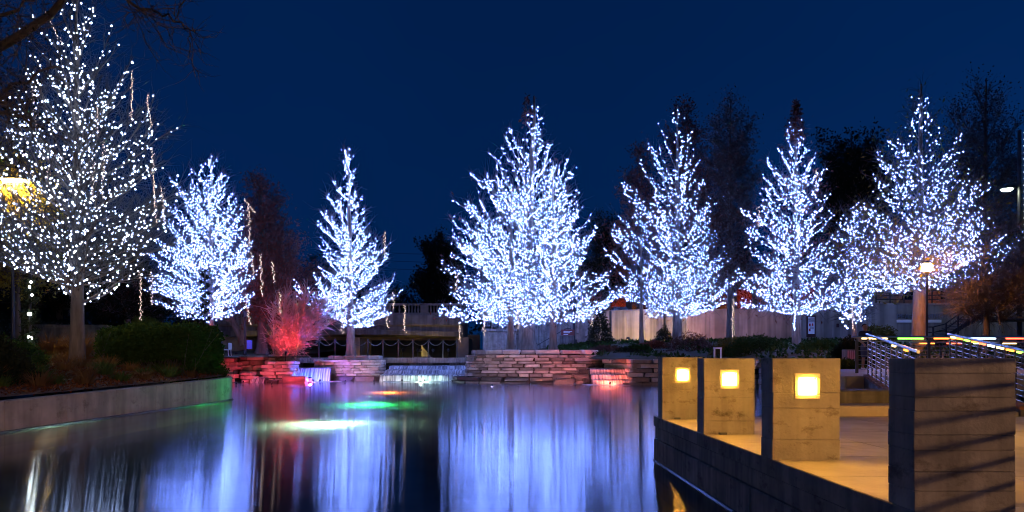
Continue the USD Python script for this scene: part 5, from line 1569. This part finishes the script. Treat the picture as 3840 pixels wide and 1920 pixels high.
spots = [(-13.2, 17.6), (-12.9, 18.6), (-13.6, 19.6), (-12.7, 20.3), (-14.3, 20.5), (-13.4, 21.4), (-12.6, 22.0), (-14.6, 22.3), (-13.6, 22.8), (-12.6, 23.4), (-14.2, 23.6), (-15.0, 23.8), (-13.1, 24.3), (-14.9, 25.2), (-12.5, 24.9), (-13.9, 24.9), (-15.9, 23.0), (-12.9, 25.7), (-13.0, 19.4), (-14.0, 18.4), (-15.4, 21.4), (-12.4, 26.3), (-13.3, 26.0), (-16.3, 24.7)]
for k, (x, y) in enumerate(spots):
    clump((x, y, float(left_ground(np.array([x]), np.array([y]))[0])), 150, .55 if k % 3 else .42, ['blade_green', 'blade_tan', 'blade_green', 'blade_tan'][k % 4], 400 + k,
          ('tuft of green grass' if k % 2 == 0 else 'tuft of dry tan grass') + (' close to the rim of the curved wall' if x > -13.2 else ' in the middle of the rusty bed' if x > -14.5 else ' near the trunk of the tallest tree'))
for k, (x, y) in enumerate([(-19.6, 29.2), (-18.9, 29.6), (-18.3, 29.0), (-20.3, 30.0)]):
    clump((x, y, float(left_ground(np.array([x]), np.array([y]))[0])), 220, 1.3, 'blade_tan', 450 + k, 'tall dry grass before the small wall behind the tallest tree', .4)
single('rock', stone_mesh(W(86.5, 379.3, 23.4) - [0, 0, .05], (.36, .2, .16), .1, rng, .3), M['limestone_pale'], 'small pale rock at the foot of the tallest tree', 'rock')

panel_wall('garden_wall', 'low concrete wall left of the trunk of the tallest tree', WX(24, 33), WX(108, 33), 33, 1.2, WZ(327, 33), WZ(327.5, 33), 1.4, 'concrete_dark', .25)
t = Thing('stone_bench', 'low concrete bench slab behind the trunk of the tallest tree', 'bench', (WX(84, 28), 28, 1.3))
t.part('seat', cbox(WX(83, 27), WX(98, 27), 26.6, 27.1, WZ(364.5, 27) - .12, WZ(364.5, 27), .03), M['concrete'])
for a in (84.5, 95):
    t.part('leg', cbox(WX(a, 27), WX(a + 1.6, 27), 26.65, 27.05, .9, WZ(364.5, 27) - .122, .02), M['concrete'])

# ------------------------------------------------------------------ lamps
def lamp_post(label, px_, Y, zb, ztop, head, strength_mat, arm=0.0, hr=.16, pr=.06, extra=None):
    x = WX(px_, Y)
    t = Thing('street_lamp', label, 'street lamp', (x, Y, zb))
    t.part('pole', tube(np.array([[x, Y, zb - .3], [x, Y, (zb + ztop) / 2], [x, Y, ztop]]), [pr * 1.3, pr, pr * .9], 10), M['metal_dark'], smooth=40)
    t.part('base', revolve([(pr * 2.4, zb - .1), (pr * 2.4, zb + .25), (pr * 1.35, zb + .45)], (x, Y, 0), 10), M['metal_dark'])
    return t, x


M['lamp_warm'] = glow('lamp_warm', (1.0, 0.62, 0.16), 1900.0)
M['lamp_orange'] = glow('lamp_orange', (1.0, 0.34, 0.045), 900.0)
M['lamp_white'] = glow('lamp_white', (0.9, 1.0, 0.72), 110.0)
t, x = lamp_post('tall dark lamp post with flat glowing head in the yellow-green tree', 12.7, 30, 1.6, WZ(183, 30), None, None)
z = WZ(182, 30)
t.part('head', cbox(x - .75, x + .55, 29.75, 30.25, z + .10, z + .22, .03), M['metal_dark'])
t.part('lens', cbox(x - .70, x + .50, 29.8, 30.2, z + .02, z + .098, .02), M['lamp_warm'])
OYL = 33.2
ox, oz = WX(927, OYL), WZ(267.5, OYL)
t, x = lamp_post('orange glowing street lamp before the tree at the right', 927, OYL, 1.3, oz - .3, None, None, pr=.05)
t.part('collar', revolve([(.05, oz - .34), (.12, oz - .30), (.14, oz - .2), (.08, oz - .19)], (x, OYL, 0), 10), M['metal_dark'])
t.part('globe', trimesh.creation.icosphere(3, .24).apply_translation([x, OYL, oz]), M['lamp_orange'], smooth=True)
t.part('cap', revolve([(.001, oz + .2), (.20, oz + .19), (.1, oz + .3), (.001, oz + .34)], (x, OYL, 0), 12), M['metal_dark'])
RY = 46
t, x = lamp_post('tall pole at the right edge with a pale cobra-head lamp', 1019.5, RY, 2.4, WZ(130, RY), None, None, pr=.13)
hz_ = WZ(190, RY)
t.part('arm', tube(np.array([[x, RY, hz_ + .1], [x - .4, RY, hz_ + .35], [x - .75, RY, hz_ + .25]]), .05, 6), M['metal_dark'])
t.part('head', revolve([(.001, hz_ + .3), (.25, hz_ + .25), (.42, hz_ + .12), (.40, hz_ + .06)][::-1], (x - .85, RY, 0), 12), M['metal_dark'])
t.part('lens', revolve([(.001, hz_ - .12), (.25, hz_ - .06), (.36, hz_ + .055)], (x - .85, RY, 0), 12), M['lamp_white'])
bl = np.array([[x + .16, RY - .16, q] for q in np.arange(WZ(238, RY), WZ(132, RY), .44)])
g = Thing('light_strand', 'string of small bulbs up the tall pole at the right edge', 'light strand', bl[0])
g.part('wire', tube(bl[[0, len(bl) // 2, -1]], .012, 3), M['wire'])
M['bulb_dim'] = glow('bulb_dim', (.8, 1.0, .75), 3.0)
g.part('bulbs', bulbs(bl, .036), M['bulb_dim'], kind='stuff')
t, x = lamp_post('slim lamp post with a small blue banner left of the dark reddish conifer', 245, 55, 1.9, WZ(318, 55), None, None, pr=.07)
t.part('banner', cbox(x + .14, x + .58, 54.98, 55.02, WZ(349, 55), WZ(340, 55), .005), M['blue_paint'])
t.part('lantern', revolve([(.1, WZ(318, 55)), (.22, WZ(317, 55)), (.2, WZ(312, 55)), (.05, WZ(310, 55))], (x, 55, 0), 8), M['metal_dark'])
# garland posts
M['star'] = glow('garland_light', (.8, .95, 1.0), 40.0)
for (px_, Y, zb, y0, y1, lab, lights) in [(30, 27.5, 1.5, 270, 352, 'post wrapped in dark garland with a few white lights, left of the tallest tree', [(31, 282), (29.5, 287), (32, 295), (29.6, 314), (28.6, 337), (31.4, 338), (30.5, 346)]),
                                         (205, 44, 1.8, 270, 335, 'dark garland-wrapped post in front of the rounded lit tree', [(206.5, 329), (206.6, 334), (205.4, 344)])]:
    x = WX(px_, Y)
    t = Thing('garland_post', lab, 'post', (x, Y, zb), group='garland wrapped posts')
    t.part('pole', tube(np.array([[x, Y, zb - .3], [x, Y, WZ(y0 + 30, Y)], [x, Y, WZ(y0, Y)]]), .05, 8), M['metal_dark'])
    rng = np.random.default_rng(int(px_))
    s = np.linspace(0, 1, 900)
    a = s * 50
    zz = WZ(y1, Y) + (WZ(y0, Y) - WZ(y1, Y)) * s
    R_ = .14 + .10 * np.abs(np.sin(s * 17))
    P = np.stack([x + R_ * np.cos(a), Y + R_ * np.sin(a), zz], 1)
    P = np.repeat(P, 3, 0) + rng.normal(0, .05, (2700, 3))
    t.part('garland', leaves(P, .13, rng, 0, .3), M['leaf_dark'], kind='stuff')
    for a_, b_ in lights:
        c = W(a_, b_, Y - .3)
        t.part('bulb', trimesh.creation.icosphere(1, .05 if (a_, b_) != (29.6, 314) else .075).apply_translation(c), M['star'])

# unseen spot and flood lamps, placed to light stones, falls and walls; they shine away from the camera
def spot(label, c, target, color, strength, r=.14, name='spot_lamp', snoot=.06):
    c, target = np.array(c, float), np.array(target, float)
    d = target - c
    d /= np.linalg.norm(d)
    a = np.cross(d, [0, 0, 1.0])
    a /= np.linalg.norm(a)
    b = np.cross(a, d)
    key = 'spot_%02d' % len([k for k in M if k.startswith('spot_')])
    M[key] = glow(key + '_look', color, strength)
    ang = np.arange(12) * 2 * math.pi / 12
    ring = lambda o, rr: c + d * o + rr * (np.cos(ang)[:, None] * a + np.sin(ang)[:, None] * b)
    t = Thing(name, label, 'spot lamp', c, group='unseen lamps placed to light stones, falls and walls')
    rings = [ring(snoot, r * 1.12), ring(-.02, r * 1.15), ring(-.2, r * .7), ring(-.22, r * .05)]
    v = np.vstack(rings)
    i, j = np.meshgrid(np.arange(3), np.arange(12), indexing='ij')
    q = np.stack([i * 12 + j, i * 12 + (j + 1) % 12, (i + 1) * 12 + (j + 1) % 12, (i + 1) * 12 + j], -1).reshape(-1, 4)
    t.part('housing', (v, np.vstack([q[:, [0, 1, 2]], q[:, [0, 2, 3]]])), M['metal_dark'])
    lens = np.vstack([ring(.0, r), ring(.012, r)])
    t.part('lens', hull(lens), M[key])
    t.part('stake', tube(np.array([c - d * .1, c - d * .1 - [0, 0, .5], c - d * .1 - [0, 0, max(c[2], .1) + .5]]), .025, 6), M['metal_dark'])


RED, BLUE, VIO = (1.0, .05, .09), (.05, .10, 1.0), (.45, .16, 1.0)
spot('unseen red spot lamp before the stone wall below the red bush', (WX(272, 43.5), 43.5, .14), (WX(279, 49), 49, 1.1), RED, 8000, .062)
spot('unseen red spot lamp before the left stones of the red wall', (WX(236, 44.0), 44.0, .14), (WX(226, 50), 50, 1.2), RED, 4500, .062)
spot('unseen red spot lamp before the low stones at the wall nose', (WX(243, 45.5), 45.5, .16), (WX(244, 48.4), 48.4, .5), RED, 300, .062)
spot('unseen red spot lamp under the red bush', (WX(287, 50), 49.75, 2.15), (WX(293, 51.8), 51.9, 4.6), RED, 8000, .062)
spot('unseen red spot lamp aimed up at the dark reddish conifer', (WX(266, 54), 54, 2.0), (WX(264, 58.5), 58.5, 9), RED, 6000, .062)
spot('unseen red spot lamp at the trunk of the rounded lit tree', (WX(214, 48.6), 48.8, 2.1), (WX(210, 50.3), 50.3, 4), (1, .06, .2), 1100, .062)
spot('unseen blue spot lamp at the foot of the blue lit falls', (WX(313, 49.0), 49.0, .16), (WX(312, 51.3), 51.3, .7), (.03, .12, 1.0), 16000, .062)
spot('unseen violet spot lamp at the left of the small planter', (WX(320, 49.2), 49.2, .14), (WX(324, 53.2), 53.2, 1.2), (.25, .14, 1.0), 3600, .062)
spot('unseen red spot lamp in front of the small planter', (WX(345, 48), 48.0, .14), (WX(346, 52.9), 52.9, 1.2), (1.0, .09, .16), 3600, .062)
spot('unseen pale spot lamp at the right of the small planter', (WX(374, 48), 48, .14), (WX(370, 53), 53, 1.1), (.95, .75, .75), 3600, .062)
spot('unseen white spot lamp before the broad cascade', (WX(424, 49.0), 49.0, .14), (WX(424, 51.5), 51.5, .6), (.62, .95, .8), 3150, .062)
spot('unseen white spot lamp left before the broad cascade', (WX(402, 49.0), 49.0, .14), (WX(402, 51.5), 51.5, .6), (.62, .95, .8), 750, .062)
spot('unseen red spot lamp at the foot of the small cascade', (WX(610, 43.8), 43.8, .14), (WX(611, 45.3), 45.3, .5), (1.0, .14, .07), 5500, .062)
spot('unseen pink spot lamp before the right half of the big planter', (WX(575, 41.5), 41.5, .14), (WX(562, 47.8), 48.0, 1.3), (1.0, .24, .24), 6000, .062)
spot('unseen white spot lamp before the left half of the big planter', (WX(492, 40.0), 40.0, .14), (WX(512, 48), 48.2, 1.3), (.72, .58, 1.0), 6500, .062)
spot('unseen cyan spot lamp at the low stone edge behind the pillars', (14.2, 34.6, .14), (15.9, 35.4, .7), (.03, .45, 1.0), 3000, .062)
spot('unseen red lamp among the dark rocks behind the step', W(842.5, 386, 29.6), W(848, 382, 31), (1.0, .02, .05), 300, .062)
spot('unseen warm floodlight lighting the cream wall', (WX(628, 58.5), 58.5, 3.4), (WX(640, 62), 62, 4.6), (1.0, .58, .14), 900, .16, 'flood_lamp')  # unseen, as are the next ones; placed to light the far walls
spot('unseen warm floodlight lighting the right end of the cream wall', (WX(668, 58.5), 58.5, 3.4), (WX(668, 62), 62, 4.6), (1.0, .58, .14), 800, .16, 'flood_lamp')
spot('unseen orange floodlight lighting the pink wall', (WX(703, 56.5), 56.8, 3.3), (WX(707, 60.5), 60.5, 4.8), (1.0, .30, .10), 550, .16, 'flood_lamp')
spot('unseen dim floodlight lighting the violet half of the pink wall', (WX(760, 56.5), 56.5, 3.3), (WX(760, 60.5), 60.5, 4.4), (.85, .42, .42), 250, .16, 'flood_lamp')
spot('unseen warm floodlight lighting the poster wall', (WX(820, 52), 52.4, 2.2), (WX(822, 56), 56, 4.2), (1.0, .52, .2), 280, .16, 'flood_lamp')
spot('unseen warm floodlight on the sloping wall by the information board', (WX(585, 58.6), 58.6, 2.6), (WX(585, 62), 62, 4.0), (1.0, .68, .34), 136, .14, 'flood_lamp')
for k, a in enumerate((250, 268, 284, 300, 404, 419, 434, 449)):  # unseen lamps placed to light the golden bridge edge
    spot(['first', 'second', 'third', 'fourth', 'fifth', 'sixth', 'seventh', 'eighth'][k] + ' unseen floodlight from the left under the edge of the road bridge', (WX(a, 71.5), 70.6, 2.6), (WX(a + 1, 71.8), 71.8, 4.4), (1.0, .62, .07), 130, .13, 'flood_lamp')
spot('unseen yellow floodlight on the slope under the bridge', (WX(420, 74), 74.2, 2.6), (WX(415, 83), 83, 3.4), (1.0, .70, .12), 210, .16, 'flood_lamp')
spot('unseen orange floodlight beside the bridge pier', (WX(357, 70.5), 70.8, 1.2), (WX(352, 73), 73, 3.0), (1.0, .5, .08), 120, .14, 'flood_lamp')
spot('unseen tan floodlight on the leaning trunk', (WX(236, 58), 58, 2.1), (WX(241, 62), 62, 4.0), (1.0, .55, .2), 150, .14, 'flood_lamp')
spot('unseen orange lamp on the brick column by the street lamp', (WX(930, 56.5), 56.5, 5.9), (WX(932, 60), 60, 7.0), (1.0, .40, .04), 300, .14, 'flood_lamp')
spot('unseen orange lamp at the stone step beyond the plaza', (6.3, 10.9, .86), (6.2, 12.0, .80), (1.0, .34, .06), 80, .07)

# lamps under the water of the pond
def pond_lamp(label, px_, py_, color, strength, zbed=-.55, h=.46, Y=None):
    """a hooded lamp on a short stem that throws a pool of light on the bed; the pool is seen near (px, py)"""
    Y = Y or (CAMZ - zbed) * F / (py_ - 358.1)
    x = WX(px_, Y)
    key = 'pond_%02d' % len([k for k in M if k.startswith('pond_')])
    M[key] = glow(key + '_look', color, strength)
    t = Thing('underwater_lamp', label, 'pond lamp', (x, Y, zbed), group='hooded lamps in the pond')
    z = zbed + h
    t.part('base', revolve([(.16, zbed), (.16, zbed + .04), (.02, zbed + .05), (.02, z - .055)], (x, Y, 0), 14), M['metal_dark'])
    t.part('lens', revolve([(.03, z - .001), (.095, z - .001), (.095, z + .002), (.03, z + .002)], (x, Y, 0), 14), M[key])
    t.part('hood', revolve([(.15, z - .012), (.155, z + .004), (.08, z + .05), (.001, z + .06)], (x, Y, 0), 14), M['metal_dark'])


pond_lamp('white hooded lamp under the water, nearest one', 326, 423.8, (.62, 1.0, .72), 110000)
pond_lamp('green hooded lamp under the water', 370, 404.3, (.02, 1.0, .14), 130000)
pond_lamp('orange hooded lamp under the water', 389, 392.5, (1.0, .16, .01), 110000)
# foam at the foot of the falls
M['foam'] = mat('foam', (.62, .64, .66), (.30, .32, .34), scale=3.0, rough=.6, stretch=(1, .5, 1))
for k, (xa, xb, y0, y1, lab) in enumerate([(WX(283, 49), WX(335, 49), 47.9, 50.9, 'white foam below the blue lit falls'), (WX(378, 49), WX(466, 49), 48.2, 50.6, 'white foam below the broad cascade'), (WX(583, 44), WX(634, 44), 43.0, 44.7, 'white foam below the small red lit cascade')]):
    n = 40
    xs = np.linspace(xa, xb, n)
    e = np.sin(np.linspace(0, math.pi, n)) ** .4
    yy0 = y1 - (y1 - y0) * e * (.6 + .5 * meshkit.noise(np.stack([xs * 1.3, xs * 0, xs * 0], -1), k))
    rows = np.linspace(0, 1, 8)[:, None]
    gy = yy0[None] + (y1 - yy0[None]) * rows
    gx = np.broadcast_to(xs[None], gy.shape)
    gz = .006 + .05 * rows * meshkit.noise(np.stack([gx * 2, gy * 2, gx * 0], -1), k + 4)
    single('foam', grid(gx, gy, gz), M['foam'], lab, 'foam', kind='stuff', smooth=True)
pond_lamp('magenta hooded lamp in the foam of the blue lit falls', 310, 382.5, (1.0, .10, .35), 6000, .02, .34, 48.2)
pond_lamp('white-green hooded lamp in the foam of the broad cascade', 421, 381.5, (.75, 1.0, .62), 900, .02, .34, 49.3)
spot('unseen green lamp at the water by the nose of the curved wall', (-10.2, 27.6, -.14), (-11.7, 27.6, .9), (.02, 1.0, .12), 3000, .062)  # unseen, placed to light the wall nose green

# unseen lamp behind the camera, out of view, placed so that it lights the curved wall and the bed above it
spot('unseen deep hooded floodlight behind the camera aimed at the curved wall', (-.5, -4.0, 1.9), (-13.0, 24, .5), (1.0, .60, .30), 9500, .15, 'flood_lamp', snoot=.48)

# small things on the left terrace
t = Thing('notice_board', 'small blue notice stand right of the violet-red trunk', 'sign', (WX(219, 49), 49, 1.9))
t.part('panel', cbox(WX(217.5, 49.6), WX(222.5, 49.6), 49.5, 49.6, WZ(337, 49.6), WZ(331, 49.6), .02), M['grey_print'])
t.part('case', cbox(WX(217.7, 49.6), WX(221.6, 49.6), 49.45, 49.75, WZ(353, 49.6), WZ(337.2, 49.6), .03), M['blue_paint'])
t = Thing('stair_handrail', 'pale sloping handrail left of the notice stand', 'handrail', (WX(213, 48), 48, 1.9))
for o in (0, 1.6):
    p, q = W(211.5 + o, 362, 48), W(215.5 + o, 334, 48)
    t.part('rail', tube(np.array([p, (p + q) / 2, q]), .045, 6), M['white_paint'])
for k in range(5):
    p = W(212.2 + k * .8, 358 - k * 5, 48)
    t.part('rung', tube(np.array([p, p + [.06, 0, .0], p + [.12, 0, 0]]), .03, 5), M['white_paint'])
t = Thing('garden_chair', 'small pale metal chair on the terrace above the red stones', 'chair', (WX(226, 52), 52, 1.9))
cx = WX(226, 52)
for dx in (-.28, .28):
    for dy in (-.25, .25):
        t.part('leg', tube(np.array([[cx + dx * 1.15, 52 + dy, 1.86], [cx + dx, 52 + dy, 2.1], [cx + dx * .95, 52 + dy, 2.36]]), .03, 6), M['white_paint'])
t.part('seat', cbox(cx - .32, cx + .32, 51.7, 52.3, 2.361, 2.40, .01), M['white_paint'])
t.part('backrest', cbox(cx + .28, cx + .34, 51.72, 52.28, 2.41, 2.9, .015), M['white_paint'])
t = Thing('lantern_box', 'small white square arch standing behind the middle lamp pillar', 'lantern', (WX(718, 40), 41.5, 1.6))
for a in (713.6, 720.0):
    t.part('post', cbox(WX(a, 41.5), WX(a + 1.3, 41.5), 41.4, 41.5, 1.3, WZ(349, 41.5), .01), M['white_paint'])
t.part('top', cbox(WX(713.4, 41.5), WX(721.5, 41.5), 41.38, 41.52, WZ(349, 41.5) + .003, WZ(347.4, 41.5), .01), M['white_paint'])
t = Thing('planter_box', 'pale latticed planter box left of the person', 'planter', (WX(845, 30), 30, 1.3))
t.part('box', cbox(WX(847, 31), WX(857, 31), 31, 31.5, .9, WZ(349.5, 31), .02), M['concrete'])
for k in range(5):
    t.part('slat', cbox(WX(847.6 + k * 2, 31), WX(848.4 + k * 2, 31), 30.96, 30.998, 1.0, WZ(350.5, 31), .004), M['white_paint'])
# overhead lines beyond the bridge
for k, (a, b_) in enumerate([(255, 253), (262.5, 262), (270.5, 270)]):
    s = np.linspace(0, 1, 12)
    x0, x1 = WX(330, 130), WX(600, 130)
    zz = WZ(a, 130) + (WZ(b_, 130) - WZ(a, 130)) * s - 1.2 * 4 * s * (1 - s) * .6
    single('overhead_line', tube(np.stack([x0 + (x1 - x0) * s, np.full(12, 130.0), zz + .7], 1), .035, 4), M['metal_dark'], ['topmost of three thin overhead lines beyond the bridge', 'middle one of three thin overhead lines beyond the bridge', 'lowest of three thin overhead lines beyond the bridge'][k], 'overhead line')
